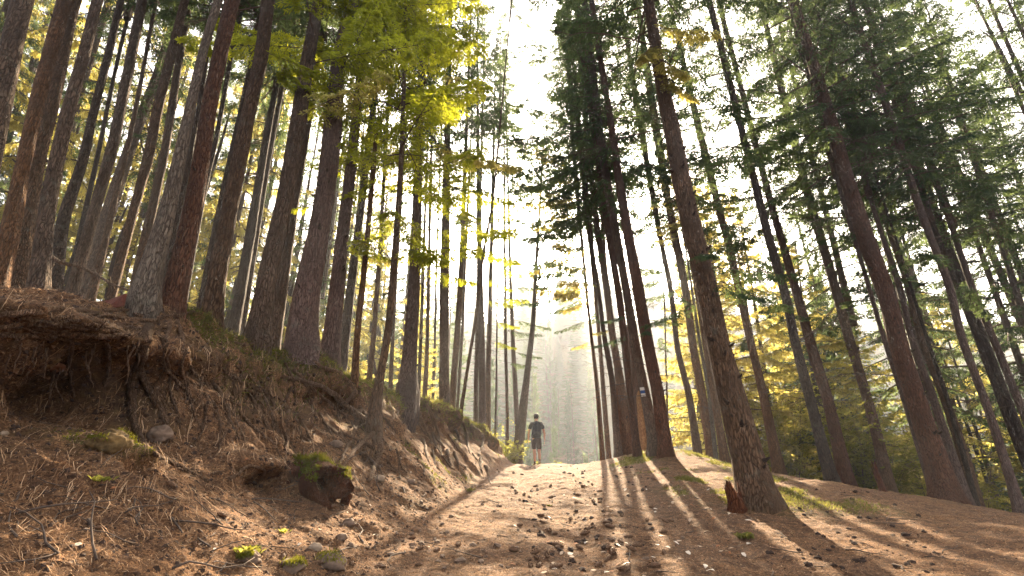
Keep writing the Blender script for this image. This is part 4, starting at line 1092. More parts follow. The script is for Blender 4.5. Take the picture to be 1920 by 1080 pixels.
def slivers(name, n, w, lmin, lmax, wd, mats, label, lift=.006, along=None, curl=.25):
    pt, nv, i = sample(w, n)
    t = rnd_tangent(nv)
    if along is not None:
        g = np.zeros_like(nv); g[:, 2] = -1.0; g -= (g * nv).sum(1)[:, None] * nv
        t = nrm(t * (1 - along) + nrm(g) * along * 1.4)
    L = RNG.uniform(lmin, lmax, (n, 1)) * np.clip(.6 + Q_D[i] / 12, .6, 1.6)[:, None]
    tilt = RNG.uniform(-.05, curl, (n, 1))
    s_ = np.cross(nv, t) * wd * RNG.uniform(.6, 1.5, (n, 1)) * np.clip(.5 + Q_D[i] / 9, .5, 2)[:, None]
    a = pt - t * L / 2 + nv * lift; b = pt + nv * (lift * 1.6 + np.abs(tilt) * L * .3) + np.cross(nv, t) * L * RNG.uniform(-.12, .12, (n, 1)); c = pt + t * L / 2 + nv * (lift + tilt * L * .5)
    V = np.stack([a - s_ * .7, a + s_ * .7, b - s_, b + s_, c - s_ * .3, c + s_ * .3], 1).reshape(-1, 3)
    k = np.arange(n)[:, None] * 6
    Q = np.concatenate([np.concatenate([k, k + 1, k + 3, k + 2], 1), np.concatenate([k + 2, k + 3, k + 5, k + 4], 1)])
    mi = RNG.choice(len(mats), n, p=[.34, .34, .16, .16][:len(mats)] if len(mats) == 4 else None)
    me = mesh_np(name, V, [Q], np.concatenate([mi, mi]), False)
    o = link(name, me, mats); tag(o, label, None, None, 'stuff'); return o
FM = [FIBRE_A, FIBRE_B, FIBRE_C, FIBRE_D]
bank_q = (Q_S > .05) & (Q_S < 1.25)
slivers('needle_litter', 150000, near_w, .012, .040, .0014, FM, 'brown spruce needles and small twigs strewn over the ground')
slivers('fine_roots', 8000, near_w * bank_q * np.where(Q_S > .42, 1, .12) * np.clip(Q_N[:, 2] + .7, .15, 1), .06, .22, .0020, FM, 'tangle of fine roots combed down the bank', .010, .78, .30)

def crumbs(name, n, w, smin, smax, mats, label):
    pt, nv, i = sample(w, n)
    k = np.clip(.6 + Q_D[i] / 10, .6, 1.6)[:, None]
    a = rnd_tangent(nv); b = np.cross(nv, a)
    s1 = RNG.uniform(smin, smax, (n, 1)) * k; s2 = s1 * RNG.uniform(.4, .9, (n, 1)); hh = s1 * RNG.uniform(.25, .7, (n, 1))
    tilt = a * RNG.uniform(-.5, .5, (n, 1)) + b * RNG.uniform(-.5, .5, (n, 1))
    V = np.stack([pt - a * s1, pt + b * s2, pt + a * s1 * .8, pt - b * s2, pt + (nv + tilt) * hh], 1).reshape(-1, 3)
    j = np.arange(n)[:, None] * 5
    T = np.concatenate([np.concatenate([j + p, j + q, j + 4], 1) for p, q in ((0, 3), (3, 2), (2, 1), (1, 0))])
    mi = RNG.choice(len(mats), n)
    o = link(name, mesh_np(name, V, [T], np.concatenate([mi] * 4), False), mats); tag(o, label, None, None, 'stuff')
crumbs('soil_crumbs', 26000, near_w, .004, .014, [FIBRE_C, FIBRE_B, CLOD, FIBRE_A], 'crumbs of earth and bark chips over the ground')
crumbs('bank_crumbs', 9000, near_w * bank_q, .010, .032, [FIBRE_C, FIBRE_B, CLOD], 'lumps of loose earth clinging to the bank')

# moss and grass as short blades
def blades(name, n, w, h, wd, mat, label, k=4):
    pt, nv, i = sample(w, n)
    d = nrm(nv * .6 + np.array([0, 0, .5]) + RNG.normal(0, .45, (n, 3)))
    s_ = nrm(np.cross(d, RNG.normal(0, 1, (n, 3)))) * wd * np.clip(.5 + Q_D[i] / 8, .5, 2.2)[:, None]
    L = h * RNG.uniform(.5, 1.3, (n, 1)) * np.clip(.6 + Q_D[i] / 14, .6, 1.5)[:, None]
    tip = pt + d * L; tip[:, 2] -= L[:, 0] * .25
    V = np.stack([pt - s_, pt + s_, tip], 1).reshape(-1, 3)
    me = mesh_np(name, V, [np.arange(n * 3).reshape(-1, 3)], shade=False)
    o = link(name, me, mat); tag(o, label, None, None, 'stuff')
mw = Q_A * np.clip(Q_MOSS - .25, 0, 1) * (Q_C[:, 1] > 1) * np.clip(1 - Q_D / 24, 0, 1)
blades('moss', 42000, mw * (Q_S > .1), .028, .006, MOSS, 'yellow green moss along the bank edge')
blades('verge_grass', 8000, mw * (Q_C[:, 0] > 2), .05, .004, GRASS, 'thin mossy grass on the right verge')
crestw = Q_A * np.exp(-((Q_S - 1.0) / .16) ** 2) * (Q_C[:, 1] > 6.5) * (Q_C[:, 1] < 19.5)
blades('bank_grass', 9000, crestw, .10, .004, GRASS, 'short dry grass along the top of the bank')

# roots: (label, pixel path, start px, end px)
def root_on(name, path, w0, w1, label, mat=ROOT_M, lift=.65, cat='root', group=None, parent=None):
    pts, rad = [], []
    for j in range(len(path) - 1):
        for f in np.linspace(0, 1, 6)[: (6 if j == len(path) - 2 else 5)]:
            u = path[j][0] * (1 - f) + path[j + 1][0] * f; v = path[j][1] * (1 - f) + path[j + 1][1] * f
            loc, n = hit(u, v)
            if loc is None: continue
            if pts and (Vector(pts[-1][0]) - loc).length > .9: continue
            pts.append((tuple(loc), n))
    if len(pts) < 3: return
    m = len(pts); P_, R_ = [], []
    for i, (p, n) in enumerate(pts):
        t = (Vector(p) - EYE).dot(Vector((0, CP, SP)))
        r = (w0 + (w1 - w0) * i / (m - 1)) * t / (2 * F)
        P_.append(np.array(p) + np.array(n) * r * lift); R_.append(max(r, .004))
    P_ = np.array(P_)
    for _ in range(2): P_[1:-1] = (P_[:-2] + 2 * P_[1:-1] + P_[2:]) / 4
    P_ = P_ + RNG.normal(0, .006, P_.shape)
    # refine
    s = np.linspace(0, m - 1, m * 3); P2 = np.stack([np.interp(s, np.arange(m), P_[:, i]) for i in range(3)], 1); R2 = np.interp(s, np.arange(m), R_)
    R2 = R2 * (1 + .18 * vnoise(s * .9, s * 0, 0, int(path[0][0])))
    mb = MB(); mb.tube(P2 - P2[0], R2, 9, 0, True, .10)
    o = link(name, mb.mesh(name), mat, None, tuple(P2[0]))
    tag(o, label, cat, group)
    return o
for (path, w0, w1, lab) in [
    ([(275, 618), (268, 660), (252, 700), (245, 745), (252, 800), (275, 845), (320, 868), (390, 905)], 20, 7, 'stout root hanging from the bank lip and bending down along the hollow'),
    ([(262, 690), (285, 740), (310, 790), (318, 830)], 14, 8, 'second root branching off the stout hanging one'),
    ([(0, 588), (70, 578), (140, 584), (210, 596), (300, 604)], 13, 7, 'long root lying level along the bank lip under the red-brown slab'),
    ([(0, 612), (60, 604), (110, 610), (180, 616)], 10, 5, 'pale root at the left end of the bank lip'),
    ([(100, 600), (160, 592), (230, 582), (290, 590)], 9, 5, 'thin root crossing the bank lip toward the pale barked trunk'),
    ([(706, 806), (680, 790), (655, 770), (632, 742), (600, 722), (560, 712), (505, 704)], 15, 6, 'long red-brown root arching from the young tree along the slope'),
    ([(706, 812), (712, 840), (705, 870), (690, 905)], 14, 6, 'root running straight down from the young tree'),
    ([(700, 815), (675, 830), (650, 862), (640, 890)], 10, 4, 'root reaching from the young tree toward the mossy stump'),
    ([(664, 735), (650, 752), (640, 775)], 9, 4, 'short root below the thin orange stem'),
    ([(700, 840), (640, 812), (590, 806), (555, 822)], 6, 3, 'bent dry twiggy root above the mossy stump'),
    ([(560, 655), (600, 690), (640, 700), (670, 735)], 9, 4, 'mossy root spreading down from the thickest bank-edge trunk'),
    ([(520, 640), (470, 650), (420, 640)], 8, 4, 'root along the bank top between two grey trunks'),
    ([(330, 605), (345, 650), (340, 700), (360, 750)], 10, 4, 'root dropping from the foot of the stout red-brown trunk'),
    ([(318, 612), (310, 650), (318, 690)], 8, 3, 'short root hanging beside the foot of the red-brown trunk'),
    ([(200, 640), (205, 690), (195, 720)], 9, 4, 'yellowish root stub hanging in the hollow'),
    ([(135, 640), (130, 700), (140, 745)], 6, 3, 'thin root dangling in the middle of the hollow'),
    ([(760, 735), (765, 780), (772, 830)], 8, 4, 'root below the lone bank-edge spruce'),
    ([(800, 760), (820, 800), (826, 850)], 7, 3, 'mossy root on the shaded far part of the bank'),
    ([(850, 765), (872, 800), (880, 850)], 7, 3, 'last thick root before the end of the bank'),
    ([(780, 745), (790, 790), (810, 830), (815, 870)], 6, 3, 'curved root left of the mossy one on the far bank'),
    ([(430, 900), (470, 870), (500, 880), (480, 915)], 7, 3, 'loop of root in the shaded dip left of the mossy stump'),
    ([(330, 880), (390, 890), (430, 880)], 6, 3, 'dry root lying on the litter right of the hollow'),
    ]:
    root_on('exposed_root', path, w0, w1, lab, group='roots exposed in the bank')
rr_ = random.Random(17)
for k in range(16):
    u = rr_.uniform(0, 250); v = rr_.uniform(585, 640)
    pth = [(u, v)]
    for q in range(4): pth.append((pth[-1][0] + rr_.uniform(22, 45), pth[-1][1] + rr_.uniform(-8, 10)))
    w_ = rr_.uniform(4, 10)
    root_on('exposed_root', pth, w_, w_ * .5, 'level root weaving along the bank lip', group='level roots along the bank lip')
def dangling(u, v, L, w_):
    loc, n = hit(u, v)
    if loc is None: return
    t = (loc - EYE).dot(Vector((0, CP, SP))); r = w_ * t / F / 2
    p = np.array([0., 0, 0]); pts = [p.copy()]; d = np.array([.25, -.3, -.9])
    for q in range(9):
        d = nrm(d * .8 + np.array([.0, .0, -.25]) + RNG.normal(0, .22, 3)); p = p + d * L / 9; pts.append(p.copy())
    mb = MB(); mb.tube(pts, np.linspace(r, r * .3, 10), 7, 0, True, .1)
    o = link('exposed_root', mb.mesh('exposed_root'), ROOT_M, None, tuple(loc + n * r * .5)); tag(o, 'thin root dangling from under the bank lip', 'root', 'roots dangling under the lip')
for k in range(20): dangling(rr_.uniform(0, 330), rr_.uniform(625, 700), rr_.uniform(.12, .42), rr_.uniform(2, 6))
cnt = 0
for _ in range(600):                       # many lesser roots combed down the bank
    if cnt >= 95: break
    u = rr_.uniform(290, 930); vt = np.interp(u, [290, 400, 560, 700, 800, 900, 940], [615, 640, 675, 725, 760, 805, 850])
    v = vt + rr_.uniform(5, 130) * (1 if u < 760 else .55)
    if not (vt < v < 1000): continue
    L = rr_.uniform(35, 110) * (1 if u < 700 else .6); dx = rr_.uniform(-.2, .9)
    pth = [(u, v)]
    for k in range(3):
        dx += rr_.uniform(-.45, .45); pth.append((pth[-1][0] + L / 3 * dx, pth[-1][1] + L / 3))
    w = rr_.uniform(2.6, 8.0)
    o = root_on('exposed_root', pth, w, w * .45, 'thin bare root running down the brown bank', group='thin roots combed down the bank')
    if o: cnt += 1

# ---- stump with moss
def wob_blob(r, seed, sub=3, sx=1, sy=1, sz=1, amp=.28, f=1.6):
    bm = bmesh.new(); bmesh.ops.create_icosphere(bm, subdivisions=sub, radius=1.0)
    V = np.array([v.co[:] for v in bm.verts]); T = np.array([[v.index for v in f_.verts] for f_ in bm.faces]); bm.free()
    k = 1 + amp * fbm(V[:, 0] * f + seed, V[:, 1] * f, V[:, 2] * f, seed, 4)
    return V * k[:, None] * r * np.array([sx, sy, sz]), T
def mossy_stump():
    loc, n = hit(575, 905)
    base = np.array(loc)
    def w(u, v, back=0.0):
        t = (loc - EYE).dot(Vector((0, CP, SP))) - back
        return np.array(at_depth(u, v, t)) - base
    root = empty('tree_stump', tuple(base)); tag(root, 'rotten red-brown stump with a bright moss cap jutting from the bank', 'stump')
    mb = MB()
    # hollow broken butt poking out of the bank, its torn end open towards the path
    ax = Vector((.62, -.72, -.06)).normalized()
    q_ = np.array(Vector((0, 0, 1)).rotation_difference(ax).to_matrix())
    seg = 30; th = np.linspace(0, 2 * math.pi, seg, endpoint=False); rows = []
    for z in np.linspace(-.55, .30, 12):
        f = (z + .55) / .85
        rr = .235 * (1.15 - .25 * f) * (1 + .24 * vnoise(np.cos(th) * 1.7, np.sin(th) * 1.7, z * 3.0, 71) + .09 * vnoise(np.cos(th) * 5, np.sin(th) * 5, z * 2.0, 72))
        zz = z + (f ** 3) * .26 * vnoise(th * 2.2, th * 0, 0, 73)
        rows.append(np.stack([rr * np.cos(th), rr * np.sin(th), zz + 0 * th], 1))
    for z, k in ((.18, .68), (-.05, .55), (-.2, .08)):
        rows.append(np.stack([.15 * k * np.cos(th), .15 * k * np.sin(th), z + .03 * vnoise(th * 2, th * 0, 0, 74)], 1))
    V = np.vstack(rows) @ q_.T + w(598, 905, -.04)
    i = np.arange(len(rows) - 1)[:, None] * seg; j = np.arange(seg)[None]; j2 = (j + 1) % seg
    mb.add(V, np.stack([i + j, i + j2, i + seg + j2, i + seg + j], -1).reshape(-1, 4))
    mb.tube([w(545, 875, -.1), w(535, 905, .12), w(515, 945, .1), w(488, 985, .0)], [.07, .055, .04, .02], 9, 0, True, .2)
    mb.tube([w(612, 885, -.1), w(640, 900, .0), w(652, 930, .02), w(640, 965, .0), w(610, 985, -.05)], [.08, .07, .06, .05, .03], 9, 0, True, .2)
    mb.tube([w(590, 925, .1), w(585, 955, .1), w(570, 990, .0)], [.045, .03, .015], 8, 0, True, .2)
    mb.tube([w(560, 885, .0), w(520, 885, .0), w(470, 905, -.05), w(440, 930, -.1)], [.06, .045, .03, .015], 8, 0, True, .2)
    link('wood', mb.mesh('wood'), ROTTEN, root)
    # moss cap
    P_ = np.vstack(mb.v)
    n_ = 9500
    P_ = V[: 12 * seg]
    cz = (w(598, 905, -.04))[2]
    src = P_[P_[:, 2] > cz + .03]
    src = np.vstack([src + RNG.normal(0, .012, src.shape) for _ in range(6)])
    src = src[fbm(src[:, 0] * 6, src[:, 1] * 6, src[:, 2] * 6, 8, 3) > -.35]
    i = RNG.integers(0, len(src), n_)
    pt = src[i] + RNG.normal(0, .016, (n_, 3)) + [0, 0, .0]
    d = nrm(RNG.normal(0, .5, (n_, 3)) + np.array([0, -.25, .9]))
    s_ = nrm(np.cross(d, RNG.normal(0, 1, (n_, 3)))) * .005
    V = np.stack([pt - s_, pt + s_, pt + d * RNG.uniform(.012, .04, (n_, 1))], 1).reshape(-1, 3)
    mo = link('moss_cap', mesh_np('moss_cap', V, [np.arange(n_ * 3).reshape(-1, 3)], shade=False), MOSS, root)
    mo['kind'] = 'stuff'
mossy_stump()

def stone_at(u, v, px, seed, label, mat=STONE, name='stone', moss_top=False, group=None, flat=.65, sub=2, cat=None):
    loc, n = hit(u, v)
    if loc is None: return None
    t = (loc - EYE).dot(Vector((0, CP, SP))); r = px * t / F / 2
    V, T = wob_blob(r, seed, sub, 1, .85, flat)
    o = link(name, mesh_np(name, V, [T], shade=sub > 2), mat, None, tuple(Vector(loc) + Vector((0, 0, r * .18))))
    tag(o, label, cat or name.replace('_', ' '), group)
    if moss_top:
        top = V[V[:, 2] > r * flat * .15]; top = top[fbm(top[:, 0] * 9 + seed, top[:, 1] * 9, top[:, 2] * 9, seed, 3) > .0]; n_ = 600
        pt = top[RNG.integers(0, len(top), n_)] + RNG.normal(0, r * .09, (n_, 3))
        d = nrm(RNG.normal(0, .5, (n_, 3)) + np.array([0, 0, 1.0])); s_ = nrm(np.cross(d, RNG.normal(0, 1, (n_, 3)))) * .004
        V2 = np.stack([pt - s_, pt + s_, pt + d * RNG.uniform(.01, .03, (n_, 1))], 1).reshape(-1, 3)
        mo = link('moss_cap', mesh_np('moss_cap', V2, [np.arange(n_ * 3).reshape(-1, 3)], shade=False), MOSS, o); mo['kind'] = 'stuff'
    return o
stone_at(204, 838, 66, 3, 'yellowish mossy boulder bedded under the hollow', simple_mat('ochre_rock', (.12, .072, .026), .9, .6, 14, 1.0), 'boulder', True, sub=4, flat=.8)
stone_at(300, 820, 40, 4, 'dark boulder at the foot of the hanging root', STONE, 'boulder', sub=4, flat=.9)
stone_at(620, 1062, 58, 5, 'mossy stone at the lower edge of the picture', STONE, 'stone', True, sub=4)
stone_at(545, 1066, 44, 6, 'mossy stone left of its bigger mossy neighbour at the lower edge', STONE, 'stone', True, sub=4)
stone_at(470, 1050, 40, 7, 'mossy stone in green weeds near the lower edge', STONE, 'stone', True, sub=4)
stone_at(590, 1030, 26, 8, 'pale stone just above the mossy stones', STONE_PALE, 'stone', sub=3)
stone_at(710, 900, 22, 9, 'pale flat stone on the slope below the young tree', STONE_PALE, 'stone', sub=3)
stone_at(655, 985, 26, 10, 'brown stone stuck in the slope below the mossy stump', STONE, 'stone', sub=3)
stone_at(640, 1010, 22, 11, 'smaller brown stone lower down the slope from the stump', STONE, 'stone', sub=3)
stone_at(6, 815, 16, 12, 'pale stone at the left edge below the hollow', STONE_PALE, 'stone', sub=3)
stone_at(630, 835, 24, 13, 'grey stone in the dark dip under the arching root', STONE, 'stone', sub=3)
stone_at(770, 905, 16, 14, 'small stone midway down the far slope', STONE, 'stone', sub=3)
stone_at(100, 690, 34, 15, 'reddish lump of stone inside the dark hollow', simple_mat('red_rock', (.16, .065, .03), .9, .5, 9, .8), 'stone', sub=3)

# ---- slab of bark, fallen branch, torn stumps
def bark_slab():
    loc, n = hit(205, 575)
    t = (loc - EYE).dot(Vector((0, CP, SP)))
    mb = MB()
    b = np.array(loc)
    c = [np.array(at_depth(u, v, t + dt)) - b for (u, v, dt) in [(172, 580, 0), (196, 582, 0), (228, 574, .05), (233, 551, .12), (205, 562, .15), (178, 566, .1)]]
    up = np.array([.01, .03, .012])
    V = np.array(c + [p + up for p in c])
    mb.add(V, [[0, 1, 4, 5], [1, 2, 3, 4], [7, 6, 11, 10], [8, 7, 10, 9]] + [[i, (i + 1) % 6, 6 + (i + 1) % 6, 6 + i] for i in range(6)])
    o = link('bark_slab', mb.mesh('bark_slab', False), simple_mat('red_bark_inside', (.10, .030, .017), .8, .35, 25, .5), None, tuple(b))
    tag(o, 'loose slab of red-brown bark leaning at the foot of the pale trunk', 'bark')
bark_slab()
def fallen_branch():
    pl = [(78, 470, 8.6), (112, 492, 8.6), (150, 500, 8.7), (185, 518, 8.8), (215, 535, 8.8), (250, 548, 8.9)]
    pts = np.array([np.array(at_depth(u, v, t)) for u, v, t in pl]); b = pts[0].copy()
    s = np.linspace(0, 5, 21); pp = np.stack([np.interp(s, np.arange(6), pts[:, i]) for i in range(3)], 1)
    mb = MB(); mb.tube(pp - b, np.linspace(.035, .016, 21), 8, 0, True, .15)
    for i in range(9):
        j = random.randint(2, 19); d = nrm(RNG.normal(0, 1, 3)); mb.tube([pp[j] - b, pp[j] - b + d * .16, pp[j] - b + d * .3 + [0, 0, -.05]], [.012, .008, .003], 5)
    o = link('fallen_branch', mb.mesh('fallen_branch'), BARK['grey'], None, tuple(b))
    tag(o, 'dead grey branch fallen across the feet of the left trunks', 'branch')
fallen_branch()
def jagged_stump(u, v, d, wpx, hpx, mat, name, label, lean=0.0):
    loc, n = hit(u, v)
    if loc is None: loc = at_depth(u, v, d)
    t = (Vector(loc) - EYE).dot(Vector((0, CP, SP)))
    r = wpx * t / F / 2; h = hpx * t / F
    seg = 20; th = np.linspace(0, 2 * math.pi, seg, endpoint=False)
    zs = np.linspace(-.2, 1, 9); V = []
    for z in zs:
        rr = r * (1 + .5 * math.exp(-max(z, 0) * 5)) * (1 + .16 * vnoise(np.cos(th) * 2, np.sin(th) * 2, z * 1.5, int(u)))
        top = h * (z if z < .5 else z * 1.0) * np.ones(seg)
        if z > .5: top = h * (.5 + (z - .5) * (1.0 + .9 * vnoise(th * 2.4, th * 0, 0, int(u) + 3)))
        V.append(np.stack([rr * np.cos(th) + lean * np.maximum(top, 0), rr * np.sin(th), top], 1))
    for z, k in ((.75, .72), (.35, .6), (.2, .1)):
        V.append(np.stack([k * r * np.cos(th) + lean * h * z, k * r * np.sin(th), np.full(seg, h * z)], 1))
    n_ = len(V); V = np.vstack(V)
    i = np.arange(n_ - 1)[:, None] * seg; j = np.arange(seg)[None]; j2 = (j + 1) % seg
    Q = np.stack([i + j, i + j2, i + seg + j2, i + seg + j], -1).reshape(-1, 4)
    o = link(name, mesh_np(name, V, [Q]), mat, None, tuple(loc)); tag(o, label, 'stump'); return o
jagged_stump(1383, 955, 7.8, 26, 40, ROTTEN, 'tree_stump', 'torn reddish stump of rotten wood against the nearest thick spruce', -.15)
jagged_stump(1655, 921, 12.3, 10, 42, ROTTEN, 'tree_stump', 'splintered upright stub beside the brown trunk on the verge', -.12)
def broken_trunk():
    B = at_depth(1205, 850, 17.5); B.z = Hs(B.x, B.y); base = np.array(B)
    smp = [(1207, 849, 16), (1200, 780, 15), (1192, 715, 14), (1182, 645, 10), (1176, 612, 4)]
    pts, rad = [], []
    for u, v, w in smp:
        d = ray(u, v); t = B.y / d.y; pts.append(np.array(EYE + d * t)); rad.append(w * t / 2 / F)
    pts[0][2] = min(pts[0][2], base[2])
    root = empty('broken_trunk', tuple(pts[0])); tag(root, 'split snapped trunk with torn orange wood showing, left of the blazed tree', 'broken tree')
    loc = np.array(pts) - pts[0]
    m = trunk_mesh('bark_shell', loc, rad, .2, 16, True, 77); link('bark_shell', m, BARK['red'], root)
    w = loc.copy(); w[:, 0] += .02; w[:, 1] -= .035
    wp = np.vstack([w[0], w[1], w[1] * .45 + w[2] * .55, w[2] * .8 + w[3] * .2])
    m = trunk_mesh('bare_wood', wp, [rad[0] * 1.02, rad[1] * 1.0, rad[2] * .9, .02], .2, 16, True, 78); link('bare_wood', m, BAREWOOD, root)
broken_trunk()

# ---- trail blaze on its trunk
def blaze():
    T = TREES['R6']; root = T['root']
    wh = simple_mat('blaze_white_paint', (.60, .58, .52), .6, .08, 40); bl = simple_mat('blaze_blue_paint', (.025, .075, .22), .6, .2, 40)
    hb_ = None
    for h in np.linspace(.5, 6, 500):
        c, r = T['axis'](h); w = c + T['base'] - np.array(EYE)
        v = 540 - F * (-w[1] * SP + w[2] * CP) / (w[1] * CP + w[2] * SP)
        if hb_ is None or abs(v - 736) < hb_[0]: hb_ = (abs(v - 736), h)
    h0 = hb_[1]
    bz = empty('trail_blaze', (0, 0, 0)); bz.parent = root
    for k, (m, nm) in enumerate(((wh, 'white_stripe'), (bl, 'blue_stripe'), (wh, 'white_stripe'))):
        V = []
        for z in np.linspace(h0 + .125 - k * .085 , h0 + .125 - k * .085 - .08, 4):
            c, r = T['axis'](z)
            for a in np.linspace(math.radians(208), math.radians(262), 9):
                for rr in (r * 1.055 + .006, r * .9): V.append(c + np.array([math.cos(a), math.sin(a), 0]) * rr)
        V = np.array(V).reshape(4, 9, 2, 3)
        idx = np.arange(4 * 9 * 2).reshape(4, 9, 2)
        Q = []
        for i in range(3):
            for j in range(8): Q.append([idx[i, j, 0], idx[i, j + 1, 0], idx[i + 1, j + 1, 0], idx[i + 1, j, 0]])
        for j in range(8):
            Q.append([idx[0, j, 0], idx[0, j, 1], idx[0, j + 1, 1], idx[0, j + 1, 0]]); Q.append([idx[3, j, 0], idx[3, j + 1, 0], idx[3, j + 1, 1], idx[3, j, 1]])
        for i in range(3):
            Q.append([idx[i, 0, 0], idx[i + 1, 0, 0], idx[i + 1, 0, 1], idx[i, 0, 1]]); Q.append([idx[i, 8, 0], idx[i, 8, 1], idx[i + 1, 8, 1], idx[i + 1, 8, 0]])
        link(nm, mesh_np(nm, V.reshape(-1, 3), [np.array(Q)], shade=False), m, bz)
blaze()

# ---- cones, clods, stones, leaves, twigs on the path
def cone_mesh():
    mb = MB(); mb.tube([(-.045, 0, 0), (-.03, 0, 0), (0, 0, 0), (.03, 0, 0), (.05, 0, 0)], [.006, .015, .018, .013, .003], 8)
    for i in range(38):
        f = i / 38; x = -.042 + .088 * f; r = .017 * math.sin(math.pi * min(1, .18 + f * .82)) + .003; a = i * 2.4
        p = np.array([x, r * math.cos(a), r * math.sin(a)]); o_ = np.array([.35, math.cos(a), math.sin(a)]); s_ = np.array([0, -math.sin(a), math.cos(a)]) * .006
        mb.add([p - s_, p + s_, p + o_ * .009 + np.array([.006, 0, 0])], None, [[0, 1, 2]])
    return mb.mesh('pine_cone', False)
CONE = cone_mesh(); CONE.materials.append(CONE_M)
def small_stone(seed, amp=.35):
    V, T = wob_blob(.5, seed, 2, 1, .8, .55, amp, 2.0); return mesh_np('stone', V, [T], shade=False)
ST = [small_stone(40 + i) for i in range(5)]; CL = [small_stone(60 + i, .5) for i in range(5)]
for m in ST: m.materials.append(STONE)
for m in CL: m.materials.append(CLOD)
def leaf_mesh(mat):
    mb = MB(); mb.add([(0, 0, 0), (.03, .02, .008), (.07, .018, .012), (.10, 0, .0), (.07, -.018, .014), (.03, -.02, .004)], [[0, 1, 2, 5], [2, 3, 4, 5]])
    m = mb.mesh('fallen_leaf', False); m.materials.append(mat); return m
LF = [leaf_mesh(simple_mat('dry_leaf_tan', (.42, .30, .20), .8, .2)), leaf_mesh(simple_mat('dry_leaf_rust', (.26, .10, .04), .8, .2)), leaf_mesh(simple_mat('dry_leaf_pale', (.55, .46, .36), .8, .2))]
def twig_mesh():
    mb = MB(); p = np.cumsum(RNG.normal(0, .02, (6, 3)) * [1, 1, .25] + [.07, 0, 0], 0); mb.tube(p - p[0], np.linspace(.006, .002, 6), 5)
    mb.tube([p[2] - p[0], p[2] - p[0] + [.05, .05, .01]], [.003, .0015], 4); m = mb.mesh('fallen_twig'); m.materials.append(TWIG); return m
TW = [twig_mesh() for _ in range(4)]
rs = random.Random(31)
def scatter(name, meshes, n, box, smin, smax, label, cat, group, sz=0.0, bias=None):
    k = 0
    for _ in range(n * 8):
        if k >= n: break
        u, v = rs.uniform(*box[:2]), box[2] + (box[3] - box[2]) * rs.random() ** (bias or 1.0)
        loc, nv = hit(u, v)
        if loc is None or nv.z < .35: continue
        o = bpy.data.objects.new(name, rs.choice(meshes)); COL.objects.link(o)
        s = rs.uniform(smin, smax) * (1.0 + .35 * (rs.random() < .12)); o.scale = (s, s, s)
        o.location = loc + nv * sz * s
        o.rotation_mode = 'QUATERNION'; o.rotation_quaternion = Vector((0, 0, 1)).rotation_difference(nv) @ Quaternion((0, 0, 1), rs.uniform(0, 6.28))
        tag(o, label, cat, group); k += 1
scatter('earth_clod', CL, 90, (985, 1230, 874, 1075), .02, .085, 'dark clod of earth lying in the wheel track of the path', 'clod', 'dark clods along the path', .15, 1.6)
scatter('earth_clod', CL, 60, (1440, 1760, 915, 1075), .03, .07, 'dark clod of earth on the trampled right verge', 'clod', 'dark clods on the right verge', .12)
scatter('pine_cone', [CONE], 70, (960, 1260, 885, 1078), .8, 1.25, 'brown spruce cone lying on the path', 'cone', 'cones on the path', .014)
scatter('pine_cone', [CONE], 18, (150, 860, 880, 1075), .8, 1.2, 'brown spruce cone lying on the litter of the bank', 'cone', 'cones on the bank', .014)
scatter('stone', ST, 50, (900, 1300, 880, 1078), .02, .06, 'small grey brown stone on the path', 'stone', 'small stones on the path', .12)
scatter('stone', ST, 60, (640, 940, 860, 1075), .03, .08, 'small stone on the slope beside the path', 'stone', 'small stones on the slope', .10)
scatter('fallen_leaf', LF, 90, (940, 1420, 890, 1078), .5, 1.0, 'dry curled leaf lying on the path', 'leaf', 'dry leaves on the path', .006)
scatter('fallen_leaf', LF, 40, (100, 900, 800, 1075), .3, .55, 'dry leaf lying on the bank litter', 'leaf', 'dry leaves on the bank', .006)
scatter('fallen_twig', TW, 60, (0, 800, 860, 1075), .7, 1.5, 'broken twig lying on the bank litter', 'twig', 'twigs on the bank', .008)
scatter('fallen_twig', TW, 40, (900, 1800, 900, 1075), .6, 1.2, 'broken twig lying on the path and verge', 'twig', 'twigs on the path', .008)

# little green plants
def weed(u, v, h, n, label, mat=LEAF_YELLOW):
    loc, nv = hit(u, v)
    if loc is None: return
    mb = MB()
    for i in range(n):
        a = rs.uniform(0, 6.28); l = h * rs.uniform(.5, 1.2); d = np.array([math.cos(a) * .7, math.sin(a) * .7, .8]); s_ = np.array([-math.sin(a), math.cos(a), 0]) * l * .22
        o_ = RNG.normal(0, h * .35, 3) * [1, 1, .1]
        mb.add([o_, o_ + d * l * .55 + s_, o_ + d * l - [0, 0, l * .2], o_ + d * l * .55 - s_], [[0, 1, 2, 3]])
    o = link('weed_plant', mb.mesh('weed_plant', False), mat, None, tuple(loc)); tag(o, label, 'plant')
weed(190, 903, .07, 26, 'tiny green plant at the foot of the ochre boulder')
weed(462, 1040, .09, 46, 'bright green weed by the mossy stone in the lower left')
weed(530, 1000, .06, 24, 'small green weed above the mossy stones')
weed(1030, 950, .05, 30, 'low green tuft growing on the path', GRASS)
weed(1398, 1010, .10, 40, 'grass tuft on the verge below the nearest spruce', GRASS)
weed(880, 922, .10, 34, 'green tuft at the bottom of the bank by the path', GRASS)
weed(520, 632, .28, 60, 'dark green fern clump at the foot of the thickest bank-edge trunk', NEEDLE_MID)

